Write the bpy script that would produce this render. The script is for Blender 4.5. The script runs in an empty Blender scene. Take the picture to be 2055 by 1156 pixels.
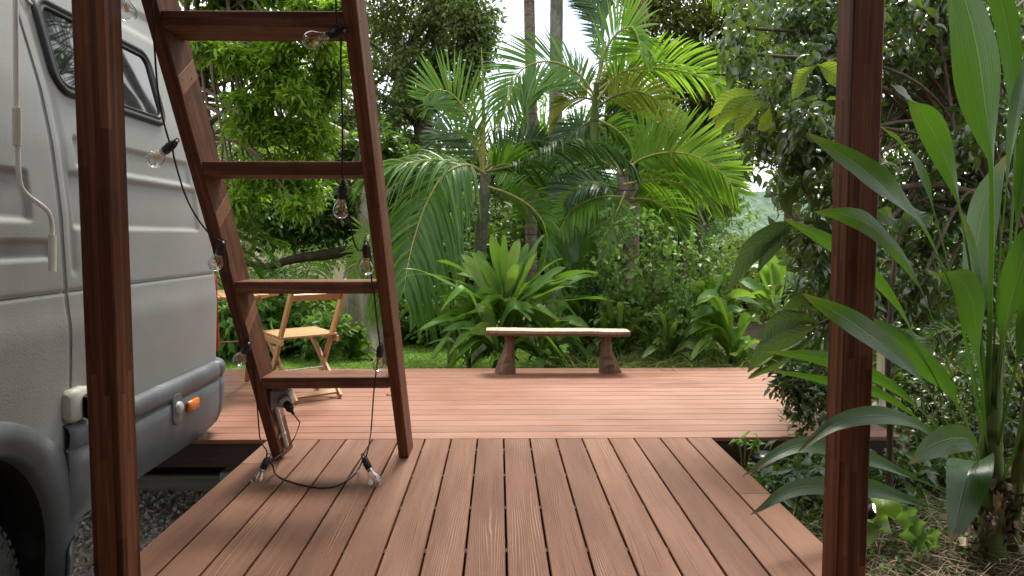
import bpy, math
import numpy as np
from mathutils import Vector
R = math.radians
rng = np.random.default_rng(7)
scn = bpy.context.scene
COL = scn.collection

# ------------------------------------------------------------------ camera
F = 1488.0
YAW, PITCH, CAMZ = 1.02, -3.92, 1.107
cam = bpy.data.cameras.new("camera")
cam.sensor_width = 36.0
cam.lens = F / 2055 * 36
cam.clip_start = 0.05
cam.clip_end = 2000
camo = bpy.data.objects.new("camera", cam)
COL.objects.link(camo)
camo.location = (0, 0, CAMZ)
camo.rotation_euler = (R(90 + PITCH), 0, R(-YAW))
scn.camera = camo

# ------------------------------------------------------------------ sky, sun, exposure
SUN_EL, SUN_AZ = 62.0, 14.0      # azimuth from +y towards +x
world = bpy.data.worlds.new("World")
scn.world = world
world.use_nodes = True
wn, wl = world.node_tree.nodes, world.node_tree.links
wn.clear()
sky = wn.new("ShaderNodeTexSky"); sky.sky_type = 'NISHITA'; sky.sun_disc = False
sky.sun_elevation = R(SUN_EL); sky.sun_rotation = R(SUN_AZ)
tc = wn.new("ShaderNodeTexCoord")
cn = wn.new("ShaderNodeTexNoise"); cn.inputs["Scale"].default_value = 2.4; cn.inputs["Detail"].default_value = 7
cr = wn.new("ShaderNodeValToRGB")
cr.color_ramp.elements[0].position = 0.34; cr.color_ramp.elements[1].position = 0.50
mx = wn.new("ShaderNodeMix"); mx.data_type = 'RGBA'
mx.inputs[7].default_value = (7.3, 7.4, 7.5, 1)
bg = wn.new("ShaderNodeBackground"); bg.inputs["Strength"].default_value = 0.12
wo = wn.new("ShaderNodeOutputWorld")
wl.new(tc.outputs["Generated"], cn.inputs["Vector"])
wl.new(cn.outputs["Fac"], cr.inputs["Fac"])
wl.new(cr.outputs["Color"], mx.inputs[0])
wl.new(sky.outputs["Color"], mx.inputs[6])
wl.new(mx.outputs[2], bg.inputs["Color"])
wl.new(bg.outputs["Background"], wo.inputs["Surface"])

sun = bpy.data.lights.new("sun", 'SUN')
sun.energy = 3.4; sun.angle = R(18); sun.color = (1.0, 0.96, 0.88)
suno = bpy.data.objects.new("sun", sun); COL.objects.link(suno)
sd = Vector((math.sin(R(SUN_AZ)) * math.cos(R(SUN_EL)), math.cos(R(SUN_AZ)) * math.cos(R(SUN_EL)), math.sin(R(SUN_EL))))
suno.rotation_euler = (-sd).to_track_quat('-Z', 'Y').to_euler()
suno.location = sd * 60
scn.view_settings.view_transform = 'Standard'
scn.view_settings.look = 'None'
scn.view_settings.exposure = 1.42
scn.view_settings.gamma = 1.0
scn.cycles.use_denoising = True
scn.cycles.max_bounces = 10
scn.cycles.transparent_max_bounces = 16
scn.cycles.sample_clamp_indirect = 6.0

# ------------------------------------------------------------------ projection helpers (photo pixel -> point in the place)
_a, _p = R(YAW), R(PITCH)
FW = np.array([math.sin(_a) * math.cos(_p), math.cos(_a) * math.cos(_p), math.sin(_p)])
RT = np.array([math.cos(_a), -math.sin(_a), 0.0])
UP = np.cross(RT, FW)
C0 = np.array([0, 0, CAMZ])
def ray(px, py):
    return FW + (px - 1027.5) / F * RT - (py - 578) / F * UP
def W(px, py, y):
    d = ray(px, py); return C0 + d * (y / d[1])
def WZ(px, py, z):
    d = ray(px, py); return C0 + d * ((z - CAMZ) / d[2])
def WX(px, py, x):
    d = ray(px, py); return C0 + d * (x / d[0])
def norm(v):
    v = np.asarray(v, float); return v / (np.linalg.norm(v, axis=-1, keepdims=True) + 1e-12)
def lerp(a, b, t): return a + (b - a) * t
def sstep(a, b, x):
    t = np.clip((x - a) / (b - a), 0, 1); return t * t * (3 - 2 * t)

# ------------------------------------------------------------------ mesh builder
class MB:
    def __init__(s):
        s.flat = False
        s.v, s.loops, s.tot, s.mi, s.t, s.u, s.w, s.n = [], [], [], [], [], [], [], 0
    def add(s, verts, faces, mat=0, tint=0.5, lu=0.0, lv=0.0):
        """verts (n,3), faces list of index lists or an int array (m,k)"""
        verts = np.asarray(verts, float).reshape(-1, 3); n = len(verts)
        s.v.append(verts)
        for lst, val in ((s.t, tint), (s.u, lu), (s.w, lv)):
            lst.append(np.broadcast_to(np.asarray(val, float), (n,)).astype(float))
        if isinstance(faces, np.ndarray):
            s.loops.append((faces + s.n).ravel()); s.tot.append(np.full(len(faces), faces.shape[1]))
            m = len(faces)
        else:
            s.loops.append(np.array([i for f in faces for i in f]) + s.n)
            s.tot.append(np.array([len(f) for f in faces])); m = len(faces)
        s.mi.append(np.full(m, mat)); s.n += n
    def grid(s, P, mat=0, tint=0.5, lu=0.0, lv=0.0, close_u=False, close_v=False, mask=None):
        """P (a,b,3) grid"""
        a, b = P.shape[:2]
        idx = np.arange(a * b).reshape(a, b)
        if close_u: idx = np.concatenate([idx, idx[:1]], 0)
        if close_v: idx = np.concatenate([idx, idx[:, :1]], 1)
        f = np.stack([idx[:-1, :-1], idx[1:, :-1], idx[1:, 1:], idx[:-1, 1:]], -1)
        f = f[mask] if mask is not None else f.reshape(-1, 4)
        r = lambda q: np.broadcast_to(np.asarray(q, float), (a, b)).ravel() if np.ndim(q) else q
        s.add(P.reshape(-1, 3), f.reshape(-1, 4), mat, r(tint), r(lu), r(lv))
    def build(s, name, mats, parent=None, smooth=None, loc=None):
        if smooth is None: smooth = not s.flat
        me = bpy.data.meshes.new(name)
        v = np.concatenate(s.v); loops = np.concatenate(s.loops).astype(np.int32); tot = np.concatenate(s.tot).astype(np.int32)
        if loc is not None: v = v - np.asarray(loc)
        me.vertices.add(len(v)); me.vertices.foreach_set("co", v.astype(np.float32).ravel())
        me.loops.add(len(loops)); me.loops.foreach_set("vertex_index", loops)
        me.polygons.add(len(tot))
        st = np.concatenate([[0], np.cumsum(tot)[:-1]]).astype(np.int32)
        me.polygons.foreach_set("loop_start", st)
        me.polygons.foreach_set("material_index", np.concatenate(s.mi).astype(np.int32))
        me.polygons.foreach_set("use_smooth", np.full(len(tot), smooth))
        for nm, lst in (("tint", s.t), ("lu", s.u), ("lv", s.w)):
            at = me.attributes.new(nm, 'FLOAT', 'POINT'); at.data.foreach_set("value", np.concatenate(lst).astype(np.float32))
        for m in (mats if isinstance(mats, (list, tuple)) else [mats]): me.materials.append(m)
        me.update(calc_edges=True); me.validate()
        o = bpy.data.objects.new(name, me); COL.objects.link(o)
        if loc is not None: o.location = loc
        if parent is not None: o.parent = parent
        return o

def tag(o, label=None, cat=None, group=None, kind=None):
    if label: o["label"] = label
    if cat: o["category"] = cat
    if group: o["group"] = group
    if kind: o["kind"] = kind
    return o
def thing(name, label, cat, group=None):
    o = bpy.data.objects.new(name, None); o.empty_display_size = 0.1; COL.objects.link(o)
    return tag(o, label, cat, group)

def bev_profile(w, h, c):
    w, h = w / 2, h / 2
    return np.array([(-w + c, -h), (w - c, -h), (w, -h + c), (w, h - c), (w - c, h), (-w + c, h), (-w, h - c), (-w, -h + c)])
def beam(mb, p0, p1, w, h, up=(0, 0, 1), c=0.003, mat=0, tint=None, segs=1, end_round=True):
    """bevelled bar from p0 to p1, w across, h along up"""
    mb.flat = True
    p0, p1 = np.asarray(p0, float), np.asarray(p1, float)
    t = norm(p1 - p0); L = np.linalg.norm(p1 - p0)
    sdv = norm(np.cross(t, np.asarray(up, float))); u = np.cross(sdv, t)
    pr = bev_profile(w, h, c); k = len(pr)
    if tint is None: tint = rng.random()
    st = [0.0, c] + list(np.linspace(c, L - c, segs + 1)[1:-1]) + [L - c, L]
    rings = []
    for i, x in enumerate(st):
        q = pr.copy()
        if i in (0, len(st) - 1): q = bev_profile(w - 2 * c, h - 2 * c, c)
        rings.append(p0 + t * x + q[:, :1] * sdv + q[:, 1:] * u)
    P = np.array(rings)
    lu = np.repeat(np.array(st)[:, None], k, 1)
    lv = np.repeat((pr[:, 0] + pr[:, 1] * 0.93)[None], len(st), 0)
    # flat faces: every quad gets its own verts so that edges stay crisp
    mb.grid(P, mat, tint, lu, lv, close_v=True)
    n = len(st)
    mb.add(P[0], [list(range(k))[::-1]], mat, tint, 0.0, lv[0]); mb.add(P[-1], [list(range(k))], mat, tint, L, lv[0])
def box(mb, lo, hi, c=0.002, mat=0, tint=None, axis=0):
    lo, hi = np.asarray(lo, float), np.asarray(hi, float); m = (lo + hi) / 2; d = hi - lo
    a = lo.copy(); b = hi.copy()
    for k in range(3):
        if k != axis: a[k] = b[k] = m[k]
    if axis == 0: beam(mb, a, b, d[1], d[2], (0, 0, 1), c, mat, tint)
    elif axis == 1: beam(mb, a, b, d[0], d[2], (0, 0, 1), c, mat, tint)
    else: beam(mb, a, b, d[0], d[1], (0, 1, 0), c, mat, tint)

def spline(pts, n):
    """Catmull-Rom through pts, n samples"""
    p = np.asarray(pts, float)
    if len(p) == 2: return p[0] + (p[1] - p[0]) * np.linspace(0, 1, n)[:, None]
    q = np.concatenate([[2 * p[0] - p[1]], p, [2 * p[-1] - p[-2]]])
    m = len(p) - 1
    s = np.linspace(0, m, n); i = np.minimum(s.astype(int), m - 1); t = (s - i)[:, None]
    a, b, c, d = q[i], q[i + 1], q[i + 2], q[i + 3]
    return 0.5 * (2 * b + (c - a) * t + (2 * a - 5 * b + 4 * c - d) * t ** 2 + (3 * b - a - 3 * c + d) * t ** 3)
def tangents(p):
    return norm(np.gradient(p, axis=0))
def tube(mb, p, rad, sides=8, mat=0, tint=0.5, cap=True, rough=0.0, flute=None):
    p = np.asarray(p, float); n = len(p); T = tangents(p)
    rad = np.broadcast_to(np.asarray(rad, float), (n,))
    ref = np.array([0, 0, 1.0]) if abs(T[0][2]) < 0.9 else np.array([0, 1.0, 0])
    N = np.zeros_like(p); N[0] = norm(np.cross(T[0], ref))
    for i in range(1, n):
        v = N[i - 1] - T[i] * np.dot(N[i - 1], T[i]); N[i] = norm(v)
    B = np.cross(T, N)
    a = np.linspace(0, 2 * np.pi, sides, endpoint=False)
    rr = rad[:, None] * np.ones(sides)
    if rough: rr = rr * (1 + rough * (rng.random((n, sides)) - 0.5))
    if flute is not None: rr = rr * flute(np.linspace(0, 1, n)[:, None], a[None])
    P = p[:, None] + rr[..., None] * (np.cos(a)[None, :, None] * N[:, None] + np.sin(a)[None, :, None] * B[:, None])
    sl = np.concatenate([[0], np.cumsum(np.linalg.norm(np.diff(p, axis=0), axis=1))])
    mb.grid(P, mat, tint, np.repeat(sl[:, None], sides, 1), np.repeat((a * rad.mean())[None], n, 0), close_v=True)
    if cap:
        mb.add(P[0], [list(range(sides))[::-1]], mat, tint); mb.add(P[-1], [list(range(sides))], mat, tint)
def lathe(mb, prof, origin, axis=(0, 0, 1), sides=20, mat=0, tint=0.5):
    prof = np.asarray(prof, float); axis = norm(axis)
    ref = np.array([1.0, 0, 0]) if abs(axis[0]) < 0.9 else np.array([0, 1.0, 0])
    N = norm(np.cross(axis, ref)); B = np.cross(axis, N)
    a = np.linspace(0, 2 * np.pi, sides, endpoint=False)
    P = np.asarray(origin) + prof[:, 1][:, None, None] * axis + prof[:, 0][:, None, None] * (np.cos(a)[None, :, None] * N + np.sin(a)[None, :, None] * B)
    mb.grid(P, mat, tint, np.repeat(prof[:, 1][:, None], sides, 1), np.repeat(a[None], len(prof), 0), close_v=True)

# ------------------------------------------------------------------ leaves
LEAF4 = (np.array([(0, 0, 0, 0), (.45, .5, .02, .2), (1, 0, -.07, 0), (.45, -.5, .02, .2)]), np.array([(0, 1, 2), (0, 2, 3)]))
def _leaf_strip(st, ws, zs, fold):
    v, f = [], []
    for x, w, z in zip(st, ws, zs):
        v += [(x, -w, z, fold * w), (x, 0, z, 0), (x, w, z, fold * w)]
    for i in range(len(st) - 1):
        b = i * 3; f += [(b, b + 3, b + 4, b + 1), (b + 1, b + 4, b + 5, b + 2)]
    return np.array(v), np.array(f)
LEAF8 = _leaf_strip([0, .15, .45, .8, 1.0], [.02, .3, .5, .22, .0], [0, .03, .03, -.06, -.17], .3)
LEAF9 = _leaf_strip([0, .12, .3, .5, .7, .87, 1.0], [.02, .26, .46, .5, .4, .18, .0], [0, .04, .07, .06, 0, -.1, -.22], .35)
BLADE = _leaf_strip([0, .35, .7, 1.0], [.2, .5, .4, .0], [0, .10, .04, -.15], .25)
FLAT3 = _leaf_strip([0, .5, 1.0], [.3, .5, .0], [0, .02, -.06], .2)
def leaves(mb, P, D, N, L, Wd, tpl=LEAF4, tint=None, mat=0):
    P = np.asarray(P, float); n = len(P)
    if n == 0: return
    X = norm(D); N = np.asarray(N, float)
    Z = norm(N - X * (N * X).sum(-1, keepdims=True)); Y = np.cross(Z, X)
    L = np.broadcast_to(np.asarray(L, float), (n,)); Wd = np.broadcast_to(np.asarray(Wd, float), (n,))
    tv, tf = tpl; k = len(tv)
    V = P[:, None] + X[:, None] * (tv[None, :, 0, None] * L[:, None, None]) + Y[:, None] * (tv[None, :, 1, None] * Wd[:, None, None]) + Z[:, None] * (tv[None, :, 2, None] * L[:, None, None] + tv[None, :, 3, None] * 1.3 * Wd[:, None, None])
    fc = (tf[None] + (np.arange(n) * k)[:, None, None]).reshape(-1, tf.shape[1])
    if tint is None: tint = rng.random(n)
    mb.add(V.reshape(-1, 3), fc, mat, np.repeat(np.broadcast_to(tint, (n,)), k), np.tile(tv[:, 0], n), np.tile(tv[:, 1], n))
def rdir(n, up=0.0):
    v = rng.normal(size=(n, 3)); v[:, 2] += up; return norm(v)

def blade(mb, ctrl, width, pet=0.25, petw=0.12, fold=0.25, nl=22, side=None, mat=0, tint=None, wave=0.02, tip=1.0, peak=0.5, curl=0.0):
    """one long leaf along a curve through ctrl: stalk first, then a folded blade; side = hint of the across direction"""
    p = spline(ctrl, nl); T = tangents(p)
    s = np.linspace(0, 1, nl)
    b = np.clip((s - pet) / (1 - pet), 0, 1)
    prof = np.where(s < pet, petw * (1.3 - 0.5 * s / max(pet, 1e-3)), petw * (1 - b) ** 3 + np.sin(np.pi * b ** (math.log(.5) / math.log(peak))) ** 0.85 * (1 - petw * 0))
    prof[-1] = 0.012; hw = prof * width / 2
    if side is None: side = np.cross(T[nl // 2], [0, 0, 1.0])
    S = np.asarray(side, float); S = np.broadcast_to(S, p.shape)
    S = norm(S - T * (S * T).sum(-1, keepdims=True)); N = np.cross(S, T)
    N = np.where(N[:, 2:3].mean() < 0, -N, N)
    cols = np.array([-1, -.66, -.33, 0, .33, .66, 1.0])
    ph = rng.random() * 6
    f = np.where(s < pet, 0.9, fold + 0.35 * (1 - b) ** 4)
    z = np.abs(cols)[None] ** 1.15 * f[:, None] * hw[:, None] - curl * (cols[None] ** 2) * hw[:, None]
    z = z + wave * np.sin(s * 17 + ph)[:, None] * cols[None] * np.abs(cols[None]) * (hw[:, None] > width * .1)
    P = p[:, None] + S[:, None] * (cols[None, :, None] * hw[:, None, None]) + N[:, None] * z[..., None]
    if tint is None: tint = rng.random()
    mb.grid(P, mat, tint, np.repeat(s[:, None], 7, 1), np.repeat(cols[None], nl, 0))
# ------------------------------------------------------------------ materials
class NT:
    def __init__(s, name):
        s.m = bpy.data.materials.new(name); s.m.use_nodes = True
        s.nt = s.m.node_tree; s.nt.nodes.clear()
        s.out = s.nt.nodes.new("ShaderNodeOutputMaterial")
    def put(s, sock, v):
        if isinstance(v, bpy.types.NodeSocket): s.nt.links.new(v, sock)
        else: sock.default_value = v
    def attr(s, name):
        n = s.nt.nodes.new("ShaderNodeAttribute"); n.attribute_name = name; return n.outputs["Fac"]
    def obj(s):
        return s.nt.nodes.new("ShaderNodeTexCoord").outputs["Object"]
    def math(s, op, a, b=0.0, c=0.0):
        n = s.nt.nodes.new("ShaderNodeMath"); n.operation = op
        for i, v in enumerate((a, b, c)): s.put(n.inputs[i], v)
        return n.outputs[0]
    def xyz(s, x=0.0, y=0.0, z=0.0):
        n = s.nt.nodes.new("ShaderNodeCombineXYZ")
        for i, v in enumerate((x, y, z)): s.put(n.inputs[i], v)
        return n.outputs[0]
    def sep(s, v):
        n = s.nt.nodes.new("ShaderNodeSeparateXYZ"); s.put(n.inputs[0], v); return n.outputs
    def noise(s, vec, scale=5.0, detail=3.0, rough=0.55, dist=0.0):
        n = s.nt.nodes.new("ShaderNodeTexNoise")
        s.put(n.inputs["Vector"], vec); s.put(n.inputs["Scale"], scale); s.put(n.inputs["Detail"], detail)
        s.put(n.inputs["Roughness"], rough); s.put(n.inputs["Distortion"], dist)
        return n.outputs["Fac"]
    def white(s, vec):
        n = s.nt.nodes.new("ShaderNodeTexWhiteNoise"); n.noise_dimensions = '3D'; s.put(n.inputs["Vector"], vec); return n.outputs["Value"]
    def vor(s, vec, scale, feat='F1', out="Distance"):
        n = s.nt.nodes.new("ShaderNodeTexVoronoi"); n.feature = feat
        s.put(n.inputs["Vector"], vec); s.put(n.inputs["Scale"], scale); return n.outputs[out]
    def ramp(s, fac, stops, interp='LINEAR'):
        n = s.nt.nodes.new("ShaderNodeValToRGB"); e = n.color_ramp; e.interpolation = interp
        while len(e.elements) < len(stops): e.elements.new(0.5)
        for el, (p, c) in zip(e.elements, stops):
            el.position = p; el.color = (*c, 1) if len(c) == 3 else c
        s.put(n.inputs[0], fac); return n.outputs["Color"]
    def mix(s, f, a, b, mode='MIX'):
        n = s.nt.nodes.new("ShaderNodeMix"); n.data_type = 'RGBA'; n.blend_type = mode
        s.put(n.inputs[0], f)
        for i, v in ((6, a), (7, b)): s.put(n.inputs[i], (*v, 1) if isinstance(v, tuple) and len(v) == 3 else v)
        return n.outputs[2]
    def mapr(s, v, a, b, c=0.0, d=1.0):
        n = s.nt.nodes.new("ShaderNodeMapRange")
        for i, q in enumerate((v, a, b, c, d)): s.put(n.inputs[i], q)
        return n.outputs[0]
    def bump(s, h, strength=0.3, dist=0.01):
        n = s.nt.nodes.new("ShaderNodeBump"); s.put(n.inputs["Height"], h); s.put(n.inputs["Strength"], strength); s.put(n.inputs["Distance"], dist)
        return n.outputs[0]
    def bsdf(s, col, rough=0.5, spec=0.5, normal=None, **kw):
        n = s.nt.nodes.new("ShaderNodeBsdfPrincipled")
        s.put(n.inputs["Base Color"], (*col, 1) if isinstance(col, tuple) and len(col) == 3 else col)
        s.put(n.inputs["Roughness"], rough); s.put(n.inputs["Specular IOR Level"], spec)
        if normal is not None: s.put(n.inputs["Normal"], normal)
        for k, v in kw.items(): s.put(n.inputs[k.replace("_", " ")], v)
        return n.outputs[0]
    def node(s, typ, **kw):
        n = s.nt.nodes.new(typ)
        for k, v in kw.items(): s.put(n.inputs[k], v)
        return n.outputs[0]
    def mixs(s, f, a, b):
        n = s.nt.nodes.new("ShaderNodeMixShader"); s.put(n.inputs[0], f); s.put(n.inputs[1], a); s.put(n.inputs[2], b); return n.outputs[0]
    def done(s, shader):
        s.nt.links.new(shader, s.out.inputs["Surface"]); return s.m

def hexc(h):
    """sRGB 0-255 triple -> linear"""
    return tuple(((c / 255 + 0.055) / 1.055) ** 2.4 if c / 255 > 0.04045 else c / 255 / 12.92 for c in h)

def leaf_mat(name, cols, trans, rough=0.42, tf=0.35, spec=0.45, veins=0, sheen=None, spots=0.0, dead=None):
    spec *= .62
    """cols: stops along the random tint; trans: colour of light let through"""
    g = NT(name); t = g.attr("tint")
    n = len(cols)
    c = g.ramp(t, [(i / (n - 1), q) for i, q in enumerate(cols)])
    nz = g.noise(g.obj(), 7.0, 2)
    c = g.mix(g.mapr(nz, .35, .65, 0, .45), c, g.mix(0.55, c, tuple(cols[-1])))
    nrm = None
    lu, lv = g.attr("lu"), g.attr("lv")
    if veins == 1:      # parallel veins of a strap leaf and a pale midrib
        w = g.math('SINE', g.math('MULTIPLY', lv, 46.0))
        w2 = g.noise(g.xyz(g.math('MULTIPLY', lu, 1.2), g.math('MULTIPLY', lv, 9.0), g.math('MULTIPLY', t, 60.0)), 3.0, 3)
        rib = g.mapr(g.math('ABSOLUTE', lv), 0.0, 0.07, 1.0, 0.0)
        c = g.mix(g.math('MULTIPLY', rib, 0.45), c, g.mix(0.5, c, (0.25, 0.34, 0.10)))
        c = g.mix(g.mapr(w2, .4, .75, 0, .35), c, g.mix(0.5, c, (0.10, 0.22, 0.05)))
        hgt = g.math('ADD', g.math('ADD', g.math('MULTIPLY', w, 0.07), w2), g.math('MULTIPLY', rib, -1.5))
        nrm = g.bump(hgt, 0.35, 0.003)
        if dead is not None:     # brown dry tips and edge nicks
            dn = g.noise(g.xyz(g.math('MULTIPLY', lu, 9.0), g.math('MULTIPLY', lv, 2.0), g.math('MULTIPLY', t, 90.0)), 2.0, 3)
            edge = g.math('ADD', g.math('MULTIPLY', g.math('POWER', lu, 9.0), 0.55), g.math('MULTIPLY', g.math('POWER', g.math('ABSOLUTE', lv), 8.0), 0.10))
            c = g.mix(g.mapr(g.math('ADD', edge, dn), .76, .90), c, tuple(dead))
    elif veins == 2:    # side veins off a midrib
        sv = g.math('SINE', g.math('MULTIPLY', g.math('SUBTRACT', lu, g.math('MULTIPLY', g.math('ABSOLUTE', lv), 0.16)), 75.0))
        rib = g.mapr(g.math('ABSOLUTE', lv), 0.0, 0.06, 1.0, 0.0)
        c = g.mix(g.math('MAXIMUM', g.math('MULTIPLY', rib, .7), g.mapr(sv, .75, 1.0, 0, .4)), c, g.mix(0.5, c, (0.22, 0.30, 0.10)))
        nrm = g.bump(g.math('ADD', g.math('MULTIPLY', sv, -0.5), g.math('MULTIPLY', rib, -1.0)), 0.5, 0.004)
    if sheen is not None: rough = g.mapr(g.noise(g.obj(), 3.0, 1), .3, .7, rough - .06, rough + .12)
    kw = {"Normal": nrm} if nrm is not None else {}
    a = g.bsdf(c, rough, spec, nrm)
    tcol = g.mix(0.65, c, tuple(trans))
    b = g.node("ShaderNodeBsdfTranslucent", Color=tcol, **kw)
    return g.done(g.mixs(tf, a, b))

def wood_mat(name, cols, rough=0.5, grain=1.0, lam=0.0, spec=0.35, scale=1.0, bump=0.25, dirt=None):
    """cols dark, mid, light; grain runs along lu. lam > 0: strips glued side by side, lam metres wide"""
    g = NT(name); t = g.attr("tint"); lu, lv = g.attr("lu"), g.attr("lv")
    z = g.math('MULTIPLY', t, 37.0)
    n1 = g.noise(g.xyz(g.math('MULTIPLY', lu, 1.6 * scale), g.math('MULTIPLY', lv, 42.0 * scale), z), 1.0, 4, .6, .6)
    n2 = g.noise(g.xyz(g.math('MULTIPLY', lu, 9.0 * scale), g.math('MULTIPLY', lv, 420.0 * scale), z), 1.0, 2)
    f = g.math('ADD', g.math('MULTIPLY', n1, 0.72), g.math('MULTIPLY', n2, 0.28))
    if lam:
        sx = g.math('FLOOR', g.math('DIVIDE', lv, lam))
        off = g.white(g.xyz(sx, t, 3.0))
        sy = g.math('FLOOR', g.math('DIVIDE', g.math('ADD', lu, g.math('MULTIPLY', off, 0.9)), 0.62))
        wv = g.white(g.xyz(sx, sy, z))
        f = g.math('ADD', g.math('MULTIPLY', f, 0.72), g.math('MULTIPLY', wv, 0.28))
    f = g.math('ADD', f, g.math('MULTIPLY', g.math('SUBTRACT', t, 0.5), 0.12))
    c = g.ramp(f, [(0.28, cols[0]), (0.5, cols[1]), (0.74, cols[2])])
    if dirt is not None:
        dn = g.noise(g.obj(), 9.0, 5, .65)
        c = g.mix(g.mapr(dn, .52, .72, 0, .7), c, tuple(dirt))
    nb = g.bump(f, bump, 0.004)
    return g.done(g.bsdf(c, rough, spec, nb))

def flat_mat(name, col, rough=0.5, spec=0.5, var=0.15, nscale=20, bump=0.0, metallic=0.0, dirt=None, dscale=4.0, damt=.5):
    g = NT(name); o = g.obj()
    nz = g.noise(o, nscale, 4)
    c = g.mix(g.mapr(nz, .3, .7, 0, 1), tuple(x * (1 - var) for x in col), tuple(min(1, x * (1 + var)) for x in col))
    if dirt is not None:
        c = g.mix(g.mapr(g.noise(o, dscale, 6, .65), .45, .75, 0, damt), c, tuple(dirt))
    nb = g.bump(nz, bump, 0.004) if bump else None
    return g.done(g.bsdf(c, g.mapr(nz, .3, .7, rough - .05, rough + .05), spec, nb, Metallic=metallic))

def bark_mat(name, cols, sc=6.0, stretch=0.25, bump=0.6, rings=0.0, lichen=None):
    g = NT(name); o = g.obj(); s = g.sep(o)
    v = g.xyz(s[0], s[1], g.math('MULTIPLY', s[2], stretch))
    n1 = g.noise(v, sc, 6, .65, .4); n2 = g.noise(v, sc * 5, 3)
    f = g.math('ADD', g.math('MULTIPLY', n1, .7), g.math('MULTIPLY', n2, .3))
    c = g.ramp(f, [(.3, cols[0]), (.5, cols[1]), (.68, cols[2])])
    h = f
    if rings:
        w = g.math('SINE', g.math('MULTIPLY', g.math('ADD', s[2], g.math('MULTIPLY', n1, .05)), 6.2832 / rings))
        rg = g.mapr(w, .86, 1.0)
        c = g.mix(g.math('MULTIPLY', rg, .6), c, tuple(x * .45 for x in cols[0])); h = g.math('SUBTRACT', f, g.math('MULTIPLY', rg, .7))
    if lichen is not None:
        ln = g.noise(o, sc * 1.7, 5, .7)
        c = g.mix(g.mapr(ln, .55, .68), c, tuple(lichen))
    return g.done(g.bsdf(c, .85, .2, g.bump(h, bump, 0.03)))

# timber
M_POST = wood_mat("laminated_merbau", [(.032, .0098, .0048), (.090, .029, .0135), (.20, .078, .036)], .6, lam=0.0185, spec=.14)
M_STILE = wood_mat("ladder_hardwood", [(.058, .021, .012), (.150, .064, .037), (.28, .140, .092)], .62, spec=.14, dirt=(.06, .026, .018))
M_PATCH = wood_mat("filler_timber", [(.15, .058, .03), (.25, .105, .058), (.33, .16, .09)], .5)
M_ACACIA = wood_mat("oiled_acacia", [(.22, .105, .036), (.40, .225, .085), (.56, .36, .17)], .45, spec=.4)
M_BENCH = wood_mat("rough_bench_timber", [(.07, .036, .021), (.15, .084, .048), (.25, .155, .098)], .65, dirt=(.07, .04, .028))
M_BTOP = wood_mat("pale_bench_top", [(.26, .18, .12), (.40, .31, .23), (.54, .46, .37)], .55)  # paler timber, used on the top face of the seat only
M_DARKT = wood_mat("dark_fascia_composite", [(.022, .012, .010), (.040, .021, .016), (.065, .036, .027)], .6)
M_GREYT = wood_mat("weathered_sleeper", [(.12, .11, .085), (.22, .20, .16), (.32, .30, .25)], .8)

def deck_mat(name, cols, rough, grain_col, gamt=0.6, spec=.3):
    g = NT(name); t = g.attr("tint"); lu, lv = g.attr("lu"), g.attr("lv")
    z = g.math('MULTIPLY', t, 91.0)
    # embossed grain: fine lengthwise lines, bent into long arches by a slow stretched field
    fld = g.noise(g.xyz(g.math('MULTIPLY', lu, .5), g.math('MULTIPLY', lv, 8.0), z), 1.0, 1.0, .5, .1)
    wob = g.noise(g.xyz(g.math('MULTIPLY', lu, 7.0), g.math('MULTIPLY', lv, 22.0), z), 1.0, 2)
    ph = g.math('ADD', g.math('ADD', g.math('MULTIPLY', fld, 85.0), g.math('MULTIPLY', lv, 820.0)), g.math('MULTIPLY', wob, 5.0))
    ln = g.math('SINE', ph)
    brk = g.noise(g.xyz(g.math('MULTIPLY', lu, 2.2), g.math('MULTIPLY', lv, 45.0), z), 1.0, 3)
    line = g.math('MULTIPLY', g.mapr(ln, .35, .95), g.mapr(brk, .36, .62))
    big = g.noise(g.xyz(g.math('MULTIPLY', lu, .9), g.math('MULTIPLY', lv, 9.0), z), 1.0, 3, .6)
    pw = g.noise(g.obj(), 1.1, 5, .6)
    fine = g.noise(g.xyz(g.math('MULTIPLY', lu, 40.0), g.math('MULTIPLY', lv, 500.0), z), 1.0, 2)
    f = g.math('ADD', g.math('ADD', g.math('MULTIPLY', big, .5), g.math('MULTIPLY', pw, .35)), g.math('MULTIPLY', fine, .15))
    f = g.math('ADD', f, g.math('MULTIPLY', g.math('SUBTRACT', t, .5), .15))
    c = g.ramp(f, [(.33, cols[0]), (.5, cols[1]), (.68, cols[2])])
    sel = g.mapr(g.noise(g.xyz(g.math('MULTIPLY', lu, .5), g.math('MULTIPLY', lv, 2.0), z), 1.3, 1), .47, .58)     # light on the relief painted in: some grain lines pale
    c = g.mix(g.math('MULTIPLY', line, gamt), c, g.mix(sel, tuple(grain_col), (.34, .20, .13)))
    sp = g.noise(g.obj(), 140.0, 2)
    c = g.mix(g.mapr(sp, .66, .78, 0, .5), c, (.42, .30, .22))
    h = g.math('ADD', g.math('MULTIPLY', line, -.9), g.math('MULTIPLY', fine, .25))
    return g.done(g.bsdf(c, g.mapr(pw, .3, .7, rough - .06, rough + .08), spec, g.bump(h, .5, .0018)))
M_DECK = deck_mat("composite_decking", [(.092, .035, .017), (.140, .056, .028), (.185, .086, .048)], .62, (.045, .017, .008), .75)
M_DECK2 = deck_mat("composite_decking_far", [(.165, .060, .031), (.21, .082, .045), (.245, .114, .070)], .42, (.13, .045, .026), .35, .5)

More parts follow.
